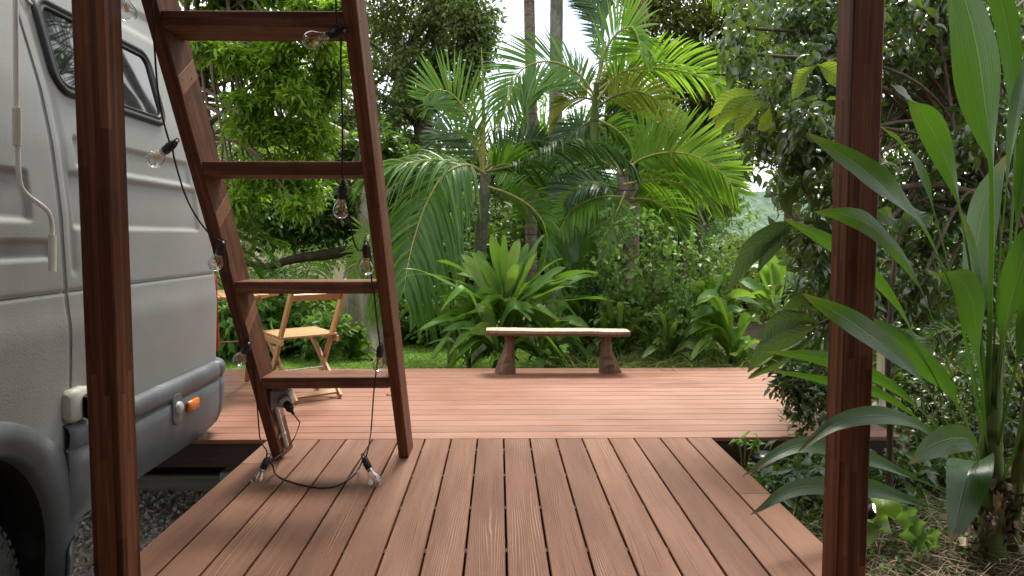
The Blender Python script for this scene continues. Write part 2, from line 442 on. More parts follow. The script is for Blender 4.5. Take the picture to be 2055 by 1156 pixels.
# van
def van_mat():
    g = NT("textured_van_coating"); o = g.obj()
    n1 = g.noise(o, 210.0, 2, .6); n2 = g.noise(o, 1.6, 4, .6)
    n3 = g.noise(o, 60.0, 3, .6)
    c = g.ramp(n2, [(.3, (.235, .236, .22)), (.7, (.285, .287, .27))])
    c = g.mix(g.mapr(n1, .60, .74, 0, .30), c, (.22, .215, .20))
    s = g.sep(o)
    st = g.noise(g.xyz(g.math('MULTIPLY', s[1], 14.0), g.math('MULTIPLY', s[2], 1.2), 0.0), 1.0, 4)
    c = g.mix(g.mapr(st, .52, .75, 0, .22), c, (.26, .24, .20))
    h = g.math('ADD', n1, g.math('MULTIPLY', n3, .18))
    return g.done(g.bsdf(c, .55, .4, g.bump(h, .5, .0026)))
M_VAN = van_mat()
M_SEAM = flat_mat("seam_gap", (.06, .058, .052), .8)
def clad_mat():
    g = NT("faded_grey_plastic"); o = g.obj(); s = g.sep(o)
    n = g.noise(o, 3.0, 6, .65)
    st = g.noise(g.xyz(g.math('MULTIPLY', s[1], 9.0), g.math('MULTIPLY', s[2], 1.5), s[0]), 1.0, 4)
    c = g.ramp(g.math('ADD', g.math('MULTIPLY', n, .5), g.math('MULTIPLY', st, .5)), [(.36, (.066, .073, .078)), (.52, (.100, .109, .115)), (.68, (.150, .158, .162))])
    sc = g.noise(g.xyz(g.math('MULTIPLY', s[1], 4.0), g.math('MULTIPLY', s[2], 90.0), 0.0), 1.0, 3)
    c = g.mix(g.mapr(sc, .68, .74, 0, .35), c, (.33, .33, .32))
    return g.done(g.bsdf(c, g.mapr(n, .3, .7, .42, .58), .45, g.bump(g.noise(o, 260.0, 2), .12, .002)))
M_CLAD = clad_mat()
M_RUBBER = flat_mat("black_rubber", (.018, .018, .018), .55, .4)
M_TYRE = flat_mat("dusty_tyre", (.055, .055, .053), .85, .2, .3, 30, .3, dirt=(.14, .13, .11))
M_RIM = flat_mat("steel_rim", (.20, .20, .20), .45, metallic=.6)
M_CREAM = flat_mat("aged_cream_plastic", (.62, .59, .46), .42, .45, .06, dirt=(.45, .41, .30), damt=.4)
M_POLE = flat_mat("white_pole", (.70, .69, .63), .32, .5, .04)
M_ORANGE = NT("orange_lens"); M_ORANGE = M_ORANGE.done(M_ORANGE.bsdf((.75, .20, .02), .25, .5, None, Transmission_Weight=.15))
M_RED = flat_mat("red_lens", (.26, .010, .012), .22, .5, .1)
M_GREYP = flat_mat("grey_plastic", (.40, .40, .38), .45, .4, .05)
M_WHITEP = flat_mat("pale_grey_plastic", (.52, .53, .52), .4, .45, .05)
M_BLACK = flat_mat("black_plastic", (.014, .014, .015), .42, .45, .2)
M_CABLE = flat_mat("black_cable", (.010, .010, .011), .5, .4, .1)
M_METAL = flat_mat("steel", (.55, .54, .52), .35, .5, .05, metallic=1.0)
M_DARKMET = flat_mat("dark_metal", (.05, .055, .06), .35, .5, .1, metallic=.5)
M_GOLD = flat_mat("cream_painted_metal", (.58, .52, .34), .35, .5, .08, dirt=(.35, .30, .18))
g = NT("window_glass"); M_GLASS = g.done(g.bsdf((.012, .014, .016), .03, .9, g.bump(g.noise(g.obj(), 2.5, 1), .08, .02)))
def bulb_glass():
    g = NT("thin_clear_glass")
    lw = g.nt.nodes.new("ShaderNodeLayerWeight"); lw.inputs[0].default_value = .42
    f = g.mapr(lw.outputs["Facing"], .0, 1.0, .07, .75)
    tr = g.node("ShaderNodeBsdfTransparent", Color=(.93, .94, .93, 1)); gl = g.node("ShaderNodeBsdfGlossy", Color=(.95, .95, .95, 1), Roughness=.02)
    return g.done(g.mixs(f, tr, gl))
M_BULB = bulb_glass()
M_FIL = flat_mat("amber_filament", (.85, .38, .05), .5)
g = NT("lit_lamp_lens"); M_LIT = g.done(g.node("ShaderNodeEmission", Color=(1, .86, .62, 1), Strength=6.0))

# ground
def ground_mat():
    g = NT("leaf_litter_soil"); o = g.obj()
    n = g.noise(o, 5.0, 8, .7); n2 = g.noise(o, 40.0, 4); big = g.noise(o, .4, 4)
    c = g.ramp(g.math('ADD', g.math('MULTIPLY', n, .6), g.math('MULTIPLY', n2, .4)), [(.3, (.022, .016, .010)), (.5, (.060, .043, .026)), (.7, (.13, .098, .06))])
    c = g.mix(g.mapr(big, .45, .62, 0, .6), c, (.035, .06, .018))
    return g.done(g.bsdf(c, .95, .1, g.bump(n2, .8, .03)))
M_GROUND = ground_mat()
def lawn_mat():
    g = NT("lawn"); o = g.obj()
    n = g.noise(o, 3.0, 6, .65); n2 = g.noise(o, 60.0, 3)
    c = g.ramp(g.math('ADD', g.math('MULTIPLY', n, .6), g.math('MULTIPLY', n2, .4)), [(.32, (.045, .095, .014)), (.5, (.085, .16, .022)), (.68, (.14, .22, .04))])
    return g.done(g.bsdf(c, .9, .1, g.bump(n2, .8, .03)))
M_LAWN = lawn_mat()
g = NT("gravel_bed"); _v = g.vor(g.obj(), 55.0, out="Color"); _s = g.sep(_v)
M_GRAVELBED = g.done(g.bsdf(g.ramp(_s[0], [(0, (.10, .085, .065)), (.5, (.22, .20, .17)), (1, (.40, .37, .32))]), .9, .2, g.bump(g.vor(g.obj(), 55.0), .8, .02)))
g = NT("pebbles"); _t = g.attr("tint")
M_PEB = g.done(g.bsdf(g.mix(g.mapr(g.noise(g.obj(), 60.0, 3), .3, .7, 0, .4), g.ramp(_t, [(0, (.34, .31, .27)), (.25, (.54, .50, .44)), (.5, (.62, .55, .44)), (.7, (.72, .68, .61)), (.88, (.50, .39, .26)), (1, (.82, .80, .75))]), (.2, .18, .15)), .75, .3))
g = NT("dry_straw"); _t = g.attr("tint")
M_STRAW = g.done(g.bsdf(g.ramp(_t, [(0, (.06, .042, .025)), (.45, (.15, .11, .065)), (.8, (.28, .21, .13)), (1, (.44, .36, .24))]), .8, .2))
g = NT("forest_hill"); _n = g.noise(g.obj(), .35, 8, .7)
M_HILL = g.done(g.bsdf(g.ramp(_n, [(.35, (.035, .065, .04)), (.55, (.08, .12, .08)), (.7, (.13, .17, .12))]), .95, .1, g.bump(g.noise(g.obj(), .8, 5), 1.0, 1.0)))
# bark
M_FIGB = bark_mat("pale_fig_bark", [(.13, .105, .075), (.30, .26, .20), (.46, .42, .35)], 5.0, .18, .7, lichen=(.10, .13, .05))
M_PALMB = bark_mat("ringed_palm_bark", [(.085, .062, .045), (.14, .105, .08), (.20, .16, .125)], 9.0, .6, .4, rings=.16, lichen=(.27, .24, .20))
M_PALMG = bark_mat("grey_palm_bark", [(.085, .08, .062), (.17, .16, .125), (.30, .285, .235)], 8.0, .6, .4, lichen=(.11, .12, .065))
M_CROWNSH = bark_mat("green_crownshaft", [(.05, .07, .018), (.085, .115, .03), (.13, .15, .05)], 5.0, .2, .2, rings=.3)
M_TWIG = bark_mat("dark_twig", [(.028, .02, .014), (.055, .04, .027), (.10, .08, .06)], 14.0, .3, .4)
M_BRANCH = bark_mat("brown_branch", [(.05, .036, .024), (.10, .075, .05), (.17, .135, .10)], 9.0, .3, .6)
# leaves
G = lambda *a: tuple(a)
M_L_BRIGHT = leaf_mat("bright_tree_leaf", [G(.022, .065, .010), G(.045, .115, .013), G(.085, .18, .018), G(.15, .27, .024), G(.23, .32, .035)], (.30, .52, .02), .38, .42, .5)
M_L_FIG = leaf_mat("fig_tree_leaf", [G(.016, .042, .008), G(.030, .070, .011), G(.055, .105, .018), G(.09, .14, .025)], (.14, .28, .02), .42, .30, .4)
M_L_OLIVE = leaf_mat("olive_tree_leaf", [G(.036, .066, .016), G(.066, .105, .026), G(.11, .155, .044), G(.17, .21, .085)], (.25, .34, .06), .45, .32, .4)
M_L_CONIF = leaf_mat("dark_conifer_leaf", [G(.022, .040, .009), G(.044, .068, .012), G(.085, .11, .017), G(.15, .165, .025)], (.27, .30, .03), .5, .25, .3)
M_L_FUZZ = leaf_mat("soft_green_leaf", [G(.05, .13, .035), G(.08, .19, .05), G(.11, .24, .07)], (.18, .40, .08), .5, .4, .3)
M_L_LIME = leaf_mat("lime_leaf", [G(.10, .17, .025), G(.16, .24, .035), G(.24, .30, .06)], (.36, .46, .06), .5, .42, .3)
M_L_DARK = leaf_mat("glossy_dark_leaf", [G(.022, .042, .015), G(.040, .070, .022), G(.064, .105, .032), G(.10, .15, .045)], (.20, .36, .03), .30, .26, 1.25)
M_L_SHRUB = leaf_mat("shrub_leaf", [G(.035, .085, .018), G(.065, .14, .026), G(.10, .195, .038), G(.17, .26, .07)], (.24, .44, .05), .42, .35, .4)
M_L_RIB = leaf_mat("ribbed_leaf", [G(.022, .045, .018), G(.034, .066, .024), G(.05, .09, .028)], (.16, .28, .03), .42, .28, .4, veins=2)
M_L_RIBY = leaf_mat("young_ribbed_leaf", [G(.12, .21, .016), G(.17, .27, .02)], (.42, .52, .03), .42, .5, .4, veins=2)
M_L_CORD = leaf_mat("strap_leaf", [G(.011, .036, .009), G(.018, .050, .012), G(.028, .068, .016)], (.11, .26, .010), .38, .25, .75, veins=1, sheen=1, dead=(.16, .08, .035))
M_L_CORDB = leaf_mat("bright_strap_leaf", [G(.045, .13, .022), G(.075, .19, .028), G(.12, .25, .036), G(.22, .32, .06)], (.25, .47, .03), .34, .38, .5, veins=1, dead=(.22, .15, .06))
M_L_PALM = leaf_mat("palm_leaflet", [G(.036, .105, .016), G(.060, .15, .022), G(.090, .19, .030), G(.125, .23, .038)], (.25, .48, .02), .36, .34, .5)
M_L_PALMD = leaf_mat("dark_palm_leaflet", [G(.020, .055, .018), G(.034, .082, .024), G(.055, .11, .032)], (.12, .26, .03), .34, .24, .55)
M_L_PALMY = leaf_mat("sunlit_palm_leaflet", [G(.065, .165, .018), G(.105, .225, .024), G(.16, .285, .036)], (.30, .48, .03), .36, .45, .5)  # yellow-green fronds, with backlit brightness put into the colour
M_L_PALMO = leaf_mat("yellowing_palm_leaflet", [G(.07, .13, .018), G(.12, .18, .022), G(.22, .23, .035), G(.30, .23, .08)], (.40, .46, .03), .42, .4, .4)
M_L_DEAD = leaf_mat("dead_frond", [G(.13, .095, .06), G(.22, .17, .115), G(.30, .25, .18)], (.3, .2, .1), .7, .15, .2)
M_RACH = flat_mat("frond_rachis", (.26, .25, .06), .45, .4, .25)
M_RACHD = flat_mat("dark_frond_rachis", (.10, .11, .035), .5, .4, .25)
M_L_GRASS = leaf_mat("grass_blade", [G(.07, .15, .016), G(.11, .20, .024), G(.16, .25, .04)], (.25, .40, .03), .55, .3, .2)
M_L_WEED = leaf_mat("wild_grass", [G(.045, .095, .020), G(.085, .15, .032), G(.14, .20, .05), G(.30, .26, .12)], (.24, .36, .06), .55, .3, .2)
M_L_FERN = leaf_mat("fern_leaf", [G(.04, .11, .012), G(.075, .17, .018), G(.12, .23, .024)], (.24, .44, .03), .45, .4, .35)
M_L_BANANA = leaf_mat("banana_leaf", [G(.045, .11, .028), G(.075, .15, .035), G(.12, .19, .05)], (.24, .38, .04), .4, .35, .45, veins=2)

M_L_STRAPM = leaf_mat("mid_green_strap_leaf", [G(.030, .085, .016), G(.055, .13, .022), G(.09, .18, .03), G(.17, .22, .05)], (.24, .42, .03), .36, .34, .6, veins=1, dead=(.20, .14, .06))

M_INLET = flat_mat("greyed_cream_plastic", (.40, .39, .33), .5, .4, .08, dirt=(.28, .26, .2), damt=.5)
M_AMBER = flat_mat("amber_filament_strip", (.95, .42, .04), .5)
# ================================================================== the ground
def hgt(x, y):
    x = np.asarray(x, float); y = np.asarray(y, float)
    z = -0.30 - 0.016 * np.clip(y - 8, 0, 30) + 0.06 * np.sin(x * .7 + 1) * np.sin(y * .5) * sstep(9, 14, y)
    left = sstep(-0.9, -1.3, x) * (1 - sstep(4.75, 5.3, y)); z = lerp(z, -0.53, left)
    right = sstep(1.0, 1.4, x) * (1 - sstep(5.2, 6.6, y))
    z = lerp(z, -0.20 + 0.09 * sstep(1.5, 2.3, x) * (1 - sstep(2.6, 4.2, y)) + 0.02 * np.sin(x * 5) * np.sin(y * 4), right)
    return z
def axis_pts(a, b, fine0, fine1, f, c):
    return np.unique(np.concatenate([np.arange(a, fine0, c), np.arange(fine0, fine1, f), np.arange(fine1, b + c, c)]))
def sheet(name, xs, ys, mat, dz=0.0, mask=None):
    X, Y = np.meshgrid(xs, ys, indexing='ij')
    mb = MB(); mb.grid(np.stack([X, Y, hgt(X, Y) + dz], -1)); return mb.build(name, mat)
tag(sheet("ground", axis_pts(-300, 300, -8, 8, .2, 6), axis_pts(-60, 420, -3, 16, .2, 6), M_GROUND), kind="structure")
xs = np.arange(-9, 1.4, .25); ys = np.arange(6.45, 11.6, .25)
tag(sheet("lawn", xs, ys, M_LAWN, .012), kind="structure")
tag(sheet("gravel", np.arange(-6, -1.35, .15), np.arange(-2.5, 4.55, .15), M_GRAVELBED, .012), kind="structure")
# wooded hills beyond the garden
X, Y = np.meshgrid(np.linspace(-260, 260, 160), np.linspace(90, 300, 60), indexing='ij')
Zh = sstep(90, 230, Y) * (13 + 4 * np.sin(X * .021 + 1.0) + 2 * np.sin(X * .05)) - 1.5 + rng.random(X.shape) * 2.6
mb = MB(); mb.grid(np.stack([X, Y, Zh], -1)); tag(mb.build("hills", M_HILL), kind="structure")

# pebbles over the gravel bed
def ico():
    t = (1 + 5 ** .5) / 2
    v = norm(np.array([(-1, t, 0), (1, t, 0), (-1, -t, 0), (1, -t, 0), (0, -1, t), (0, 1, t), (0, -1, -t), (0, 1, -t), (t, 0, -1), (t, 0, 1), (-t, 0, -1), (-t, 0, 1)]))
    f = [(0, 11, 5), (0, 5, 1), (0, 1, 7), (0, 7, 10), (0, 10, 11), (1, 5, 9), (5, 11, 4), (11, 10, 2), (10, 7, 6), (7, 1, 8), (3, 9, 4), (3, 4, 2), (3, 2, 6), (3, 6, 8), (3, 8, 9), (4, 9, 5), (2, 4, 11), (6, 2, 10), (8, 6, 7), (9, 8, 1)]
    vs = [tuple(q) for q in v]; cache = {}; nf = []
    def mid(a, b):
        k = (min(a, b), max(a, b))
        if k not in cache:
            vs.append(tuple(norm(np.array(vs[a]) + np.array(vs[b])))); cache[k] = len(vs) - 1
        return cache[k]
    for a, b, c in f:
        d, e, q = mid(a, b), mid(b, c), mid(c, a); nf += [(a, d, q), (b, e, d), (c, q, e), (d, e, q)]
    return np.array(vs), np.array(nf)
IV, IF = ico()
def pebbles(n, xr, yr, s0, s1, z0):
    mb = MB()
    c = np.stack([rng.uniform(*xr, n), rng.uniform(*yr, n), np.zeros(n)], -1)
    sz = rng.uniform(s0, s1, n); sc = sz[:, None] * np.stack([rng.uniform(.8, 1.5, n), rng.uniform(.7, 1.1, n), rng.uniform(.45, .8, n)], -1)
    c[:, 2] = z0 + rng.uniform(0, .022, n)
    A = rng.normal(size=(n, 3, 3)); Q = np.linalg.qr(A)[0]
    tilt = norm(Q); bump = 1 + .28 * (rng.random((n, len(IV))) - .5)
    V = np.einsum('nij,nkj->nki', tilt, IV[None] * bump[..., None] * sc[:, None]) + c[:, None]
    fc = (IF[None] + (np.arange(n) * len(IV))[:, None, None]).reshape(-1, 3)
    mb.add(V.reshape(-1, 3), fc, 0, np.repeat(rng.random(n), len(IV)))
    return mb.build("pebbles", M_PEB, smooth=True)
o = pebbles(15000, (-2.5, -1.27), (1.9, 4.6), .010, .021, -.515)
tag(o, "loose pale grey and brown gravel chips lying beside the walkway under the van", kind="stuff")

# ================================================================== the decks
XL, XR = WZ(540, 880, 0)[0], WZ(1432, 880, 0)[0]
YD = WZ(1000, 880, 0)[1]                      # where the walkway meets the wide deck
YB = WZ(1000, 739, 0)[1]                      # rear edge of the wide deck
root = tag(thing("walkway_deck", None, None), kind="structure")
nb = 17; pit = (XR - XL) / nb
mb = MB()
for i in range(nb):
    x0 = XL + i * pit; x1 = x0 + pit - .0082
    cuts = [-1.5, YD - .004]
    if i == nb - 1: cuts = [-1.5, WZ(1515, 990, 0)[1], YD - .004]
    if i == 0: cuts = [-1.5, WZ(510, 930, 0)[1], YD - .004]
    for a, b in zip(cuts[:-1], cuts[1:]):
        xm = (x0 + x1) / 2
        beam(mb, (xm, a + .001, -.0125), (xm, b - .001, -.0125), x1 - x0, .025, c=.0025, segs=6)
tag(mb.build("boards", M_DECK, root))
mb = MB()
for xx in (XL + .03, XR - .03): beam(mb, (xx, -1.5, -.09), (xx, YD - .03, -.09), .04, .125, c=.002)
for yy in np.arange(-1.2, YD, .42): beam(mb, (XL + .052, yy, -.085), (XR - .052, yy, -.085), .045, .11, c=.002)
mb.build("joists", M_DARKT, root)
mb = MB()      # hidden fixing clips seen in the gaps
for i in range(1, nb):
    for yy in np.arange(-1.2, YD, .42):
        xg = XL + i * pit - .0041; box(mb, (xg - .0038, yy - .016, -.022), (xg + .0038, yy + .016, -.009), .0008)
mb.build("clips", M_DARKT, root)
mb = MB()
for xx in (XL + .25, 0, XR - .25):
    for yy in (.5, 2.2, 3.7): box(mb, (xx - .05, yy - .05, -.6), (xx + .05, yy + .05, -.14), .004, axis=2)
mb.build("stumps", M_DARKT, root)

root = tag(thing("wide_deck", None, None), kind="structure")
XA, XB = -6.0, WZ(1816, 879, 0)[0]
nbd = 16; pd = (YB - YD) / nbd
mb = MB()
for i in range(nbd):
    y0 = YD + i * pd + .003; y1 = y0 + pd - .0075
    cx = XA
    ends = [XA, XA + 2.4 + (i * 1.37) % 2.2, XB]
    for a, b in zip(ends[:-1], ends[1:]):
        beam(mb, (a + .001, (y0 + y1) / 2, -.0125), (b - .001, (y0 + y1) / 2, -.0125), y1 - y0, .025, c=.0025, segs=8)
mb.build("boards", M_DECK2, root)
mb = MB()
beam(mb, (XA, YD + .018, -.092), (XB - .004, YD + .018, -.092), .022, .128, c=.002)
beam(mb, (XB - .014, YD + .03, -.092), (XB - .014, YB, -.092), .022, .128, c=.002)
beam(mb, (XA, YB - .02, -.092), (XB - .03, YB - .02, -.092), .022, .128, c=.002)
mb.build("fascia", M_DARKT, root)
mb = MB()
for xx in np.arange(XA + .3, XB - .1, .45): beam(mb, (xx, YD + .035, -.085), (xx, YB - .035, -.085), .045, .11, c=.002)
mb.build("joists", M_DARKT, root)
mb = MB()
for xx in np.arange(-5.4, XB, 1.35):
    for yy in (YD + .55, YB - .4): box(mb, (xx - .06, yy - .06, -.7), (xx + .06, yy + .06, -.145), .004, axis=2)
mb.build("stumps", M_DARKT, root)

mb = MB(); yy = 4.62; beam(mb, (-6, yy, -.46), (-1.0, yy, -.46), .05, .14, c=.006, segs=8)
tag(mb.build("timber_edging", M_GREYT), "weathered grey timber edging board along the gravel under the deck", "edging")
mb = MB()
p = W(464, 953, 4.33); box(mb, p + (-.05, -.05, -.30), p + (.10, .12, .03), .006, axis=2)
tag(mb.build("concrete_footing", flat_mat("concrete", (.36, .35, .32), .85, .3, .15, 30, .3)), "small square grey concrete footing block in the dark gap below the deck", "footing")

# ================================================================== the loft overhead, and an unseen wall and upper roof added to block light
def house():
    r = thing("shading_house", "loft floor over the near walkway with an added unseen wall and roof blocking light", "cabin")
    mb = MB()
    for i in range(12):
        beam(mb, (-1.33 + i * .23 + .115, -2.6, 2.42), (-1.33 + i * .23 + .115, 2.42, 2.42), .226, .03)
    mb.build("loft_floor", M_DARKT, r)
    mb = MB()
    for yy in (-1.2, -.2, .8, 1.7): beam(mb, (-1.26, yy, 2.32), (1.36, yy, 2.32), .06, .16)
    beam(mb, (-1.26, 2.27, 2.32), (1.36, 2.27, 2.32), .09, .16)
    mb.build("joists", M_POST, r)
    mb = MB()
    for i in range(30): beam(mb, (-6.5, -1.9, -.5 + i * .16), (5.0, -1.9, -.5 + i * .16), .03, .155)
    mb.build("wall", M_DARKT, r)  # unseen, added behind the camera to keep skylight off the post fronts
    mb = MB()
    for xx in (-1.21, 1.21):
        for yy in (-1.2, 2.275): beam(mb, (xx, yy, 2.44), (xx, yy, 4.2), .09, .09, (0, 1, 0))
    mb.build("loft_post", M_POST, r)
    mb = MB()
    for i in range(16): beam(mb, (-1.18 + i * .23, -2.6, 4.25), (-1.18 + i * .23, 2.75, 4.0), .226, .03)
    mb.build("roof", M_DARKT, r)  # unseen upper roof, added to dim the near deck
house()

def post(px0, label):
    mb = MB(); x0 = W(px0, 578, 2.23)[0] 
    beam(mb, (x0, 2.283, 0), (x0, 2.283, 2.24), .094, .106, (0, 1, 0), .004, segs=10, tint=.3 if px0 < 1000 else .62)
    tag(mb.build("timber_post", M_POST, smooth=False), label, "post", "laminated timber posts of the loft")
PXL = (167 + 230) / 2
post(196.5, "thick reddish laminated timber post standing in front of the campervan")
post(1727, "reddish laminated timber post crossed by the big strap leaves")

# ================================================================== the ladder
Lb, Lt = np.array([3.67, 0.0]), np.array([2.42, 1.88])
LA = norm(np.array([0, *(Lt - Lb)])); LN = norm(np.cross(LA, [1.0, 0, 0])); LN = LN if LN[1] > 0 else -LN
def lp(x, z, off=0.0):
    """point on the ladder's front plane at height z, off metres behind it"""
    return np.array([x, Lb[0] + (Lt[0] - Lb[0]) * z / Lt[1], z]) + LN * off
SW, SD = .049, .172
def stile(r, xc):
    pr = bev_profile(SW, SD, .003); zt = 2.30
    mb = MB(); zs = np.linspace(0, zt, 14); k = len(pr); tint = rng.random()
    rings = []
    for z in zs:
        q = np.array([lp(xc, z) + np.array([a, 0, 0]) + LN * (b + SD / 2) for a, b in pr])
        if z == 0:
            q = q - LA * (q[:, 2:3] / LA[2])
        rings.append(q)
    P = np.array(rings); lu = np.repeat(zs[:, None] * 1.2, k, 1); lv = np.repeat((pr[:, 0] + pr[:, 1] * .93)[None], len(zs), 0)
    mb.grid(P, 0, tint, lu, lv, close_v=True)
    mb.add(P[0], [list(range(k))[::-1]], 0, tint); mb.add(P[-1], [list(range(k))], 0, tint)
    return mb.build("stile", M_STILE, r, smooth=False)
SXL, SXR = -1.113, -.479
lad = thing("loft_ladder", "steep dark red timber ladder with four deep treads leaning up from the walkway", "ladder")
sl = stile(lad, SXL); sr = stile(lad, SXR)
for zt in (1.838, 1.386, .924, .465):
    mb = MB(); h = .0505; d0 = lp(0, zt - h / 2)[1]
    beam(mb, (SXL + SW / 2, d0 + .094, zt - h / 2), (SXR - SW / 2, d0 + .094, zt - h / 2), .184, h, c=.003, segs=4)
    mb.build("tread", M_STILE, lad, smooth=False)
for zz in (1.62, 1.165, .71, .155):    # paler filler pieces let into the inner side of the left stile
    mb = MB()
    a = lp(SXL + SW / 2 + .0006, zz - .028, .004); b = lp(SXL + SW / 2 + .0006, zz + .028, .004)
    beam(mb, a + LN * .079, b + LN * .079, .158, .002, (1, 0, 0), c=.0005)
    mb.build("patch", M_PATCH, lad)
mb = MB()    # nails and old screw holes
for zz in (1.62, 1.165, .71, .41):
    for off in (.035, .105):
        c = lp(SXL + SW / 2 + .0016, zz + rng.uniform(-.02, .02), off); lathe(mb, [(0, .001), (.0035, .001), (.0035, -.001)], c, (1, 0, 0), 8)
for zz in np.arange(.2, 2.0, .23):
    for off in (.03, .075):
        c = lp(SXR + SW / 2 + .0002, zz + rng.uniform(-.06, .06), off); lathe(mb, [(0, .001), (.0032, .001), (.0032, -.001)], c, (1, 0, 0), 8)
c = lp(SXR - SW / 2, .345, .03); tube(mb, [c, c + (-.022, -.004, .004)], .0022, 6); lathe(mb, [(0, 0), (.006, 0), (.006, .003), (0, .003)], c + (-.022, -.004, .004), (-1, 0, 0), 8)
c = lp(SXR - SW / 2, 1.52, .02); tube(mb, [c, c + (-.025, -.006, .004)], .003, 6); lathe(mb, [(0, 0), (.006, 0), (.006, .003), (0, .003)], c + (-.025, -.006, .004), (-1, 0, 0), 8)
mb.build("screws", M_RUBBER, lad)

# ================================================================== socket, conduit and string lights
def plane_pt(px, py, off=-.012):
    """pixel onto the ladder's front plane"""
    d = ray(px, py); n = LN; p0 = lp(0, 0, off)
    return C0 + d * (np.dot(p0 - C0, n) / np.dot(d, n))
po = thing("power_outlet", "grey weatherproof power outlet box screwed under the lowest ladder tread", "outlet")
c = plane_pt(549, 799, .06); xi = SXL + SW / 2
mb = MB(); box(mb, (xi + .001, c[1] - .035, c[2] - .038), (xi + .095, c[1] + .045, c[2] + .045), .008, axis=2); mb.build("housing", M_GREYP, po)
mb = MB(); fc = np.array([xi + .075, c[1] - .04, c[2] + .0]); lathe(mb, [(0, .028), (.027, .028), (.031, .022), (.031, 0), (0, 0)], fc, norm((.6, -.75, -.45)), 18); mb.build("socket_face", M_GREYP, po)
plug_base = fc + norm((.6, -.75, -.45)) * .028
mb = MB(); lathe(mb, [(0, -.012), (.030, -.012), (.030, .012), (0, .012)], (xi + .05, c[1] + .005, c[2] + .057), (0, 0, 1), 4); mb.build("lid", M_GREYP, po)
cp = [(xi + .014, c[1] + .0, c[2] - .038), lp(xi + .014, .30, .055), lp(xi + .013, .15, .06), lp(xi + .013, .022, .06)]
cd = thing("conduit_pipe", "pale grey plastic conduit running down the inside of the left ladder stile", "conduit")
mb = MB(); q = spline(cp, 40); tube(mb, q, .0125 + .0009 * np.sin(np.arange(40) * 2.0), 14); mb.build("pipe", M_WHITEP, cd)
mb = MB()
for zz in (.27, .10):
    a = lp(xi + .013, zz, .057); tube(mb, [a - LA * .010, a + LA * .010], .0155, 14); beam(mb, a + (-.011, 0, 0) - LN * .03, a + (-.011, 0, 0) + LN * .03, .02, .003, (1, 0, 0), .0008)
    lathe(mb, [(0, .004), (.004, .003), (.005, 0)], a + (.004, -.0, 0) - LN * .017, -LN, 8)
mb.build("clip", M_WHITEP, cd)

SLD = thing("string_lights", "black festoon cable with clear bulbs winding down both sides of the ladder", "string lights")
def lightbulb(sock, tip, real_len=.115):
    """holder at sock, bulb towards tip"""
    ax = norm(tip - sock)
    mb = MB(); lathe(mb, [(0, -.016), (.010, -.016), (.0135, -.008), (.0155, 0), (.0155, .010), (.0168, .012), (.0168, .018), (.0155, .020), (.0160, .040), (0, .040)], sock, ax, 18)
    rf = norm(np.cross(ax, (0.2, 1, .1))); tube(mb, [sock - ax * .014 + rf * .007, sock - ax * .030 + rf * .007, sock - ax * .034, sock - ax * .030 - rf * .007, sock - ax * .014 - rf * .007], .0022, 6)
    ho = mb.build("bulb_holder", M_BLACK, SLD)
    mb = MB(); b0 = sock + ax * .036
    prof = [(.0125, .0), (.0130, .010), (.0150, .020), (.0205, .032), (.0265, .044), (.0298, .056), (.0300, .064), (.0280, .074), (.0225, .083), (.0130, .0895), (.004, .0915), (0, .0918)]
    P = spline(np.array([(a, b) for a, b in prof]), 40)
    P[:, 0] = np.maximum(P[:, 0], 0); lathe(mb, P, b0, ax, 28); mb.build("bulb", M_BULB, ho)
    mb = MB(); lathe(mb, [(.0125, 0), (.0130, .012), (.0145, .016), (.006, .018), (0, .018)], b0, ax, 14); mb.build("screw_cap", M_METAL, ho)
    mb = MB(); s = norm(np.cross(ax, (0.3, .9, .3)))
    tube(mb, [b0 + ax * .012, b0 + ax * .034], [.004, .0022], 8)
    o2 = mb.build("stem", M_BULB, ho)
    mb = MB(); tube(mb, [b0 + ax * .032 + s * .004, b0 + ax * .062 + s * .004], .0019, 6); tube(mb, [b0 + ax * .032 - s * .004, b0 + ax * .062 - s * .004], .0019, 6); mb.build("filament", M_AMBER, ho)
cab = []
def P_(px, py, off=-.012): return plane_pt(px, py, off)
BULBS = [  # holder pixel, tip pixel, gap in front of the ladder plane
    ((238, -40), (252, 12), -.02), ((346, 290), (313, 318), -.035), ((446, 493), (431, 534), -.02), ((497, 694), (480, 724), -.016),
    ((763, 700), (759, 742), -.03), ((735, 497), (737, 545), -.025), ((688, 378), (684, 425), -.03), ((684, 64), (617, 82), -.02)]
for (sx, sy), (tx, ty), off in BULBS:
    a = P_(sx, sy, off); b = P_(tx, ty, off); b = a + norm(b - a) * .13
    if sx == 684: b = a + norm(P_(tx, ty, off - .02) - a) * .13
    lightbulb(a, b)
t1 = WZ(521, 956, .016); s1 = W(535, 924, t1[1] + .02); lightbulb(s1, s1 + norm(t1 - s1) * .13)
t2 = WZ(752, 964, .024); s2 = W(733, 924, t2[1] + .02); lightbulb(s2, s2 + norm(t2 - s2) * .13)
mb = MB()
run1 = [P_(300, -70, -.03), P_(305, 0, -.03), P_(309, 80, -.03), P_(319, 200, -.03), P_(339, 282, -.036), P_(346, 287, -.04), P_(350, 320, -.03), P_(376, 402, -.024), P_(412, 460, -.02), P_(442, 484, -.02), P_(450, 492, -.02),
        P_(457, 520, -.008), P_(464, 580, -.006), P_(479, 640, -.006), P_(494, 686, -.01), P_(500, 700, -.008), P_(507, 745, -.006), P_(515, 800, -.006), P_(522, 880, -.008), s1 + (-.004, .012, .045), s1 + (0, .004, .012)]
tube(mb, spline(run1, 150), .0033, 7)
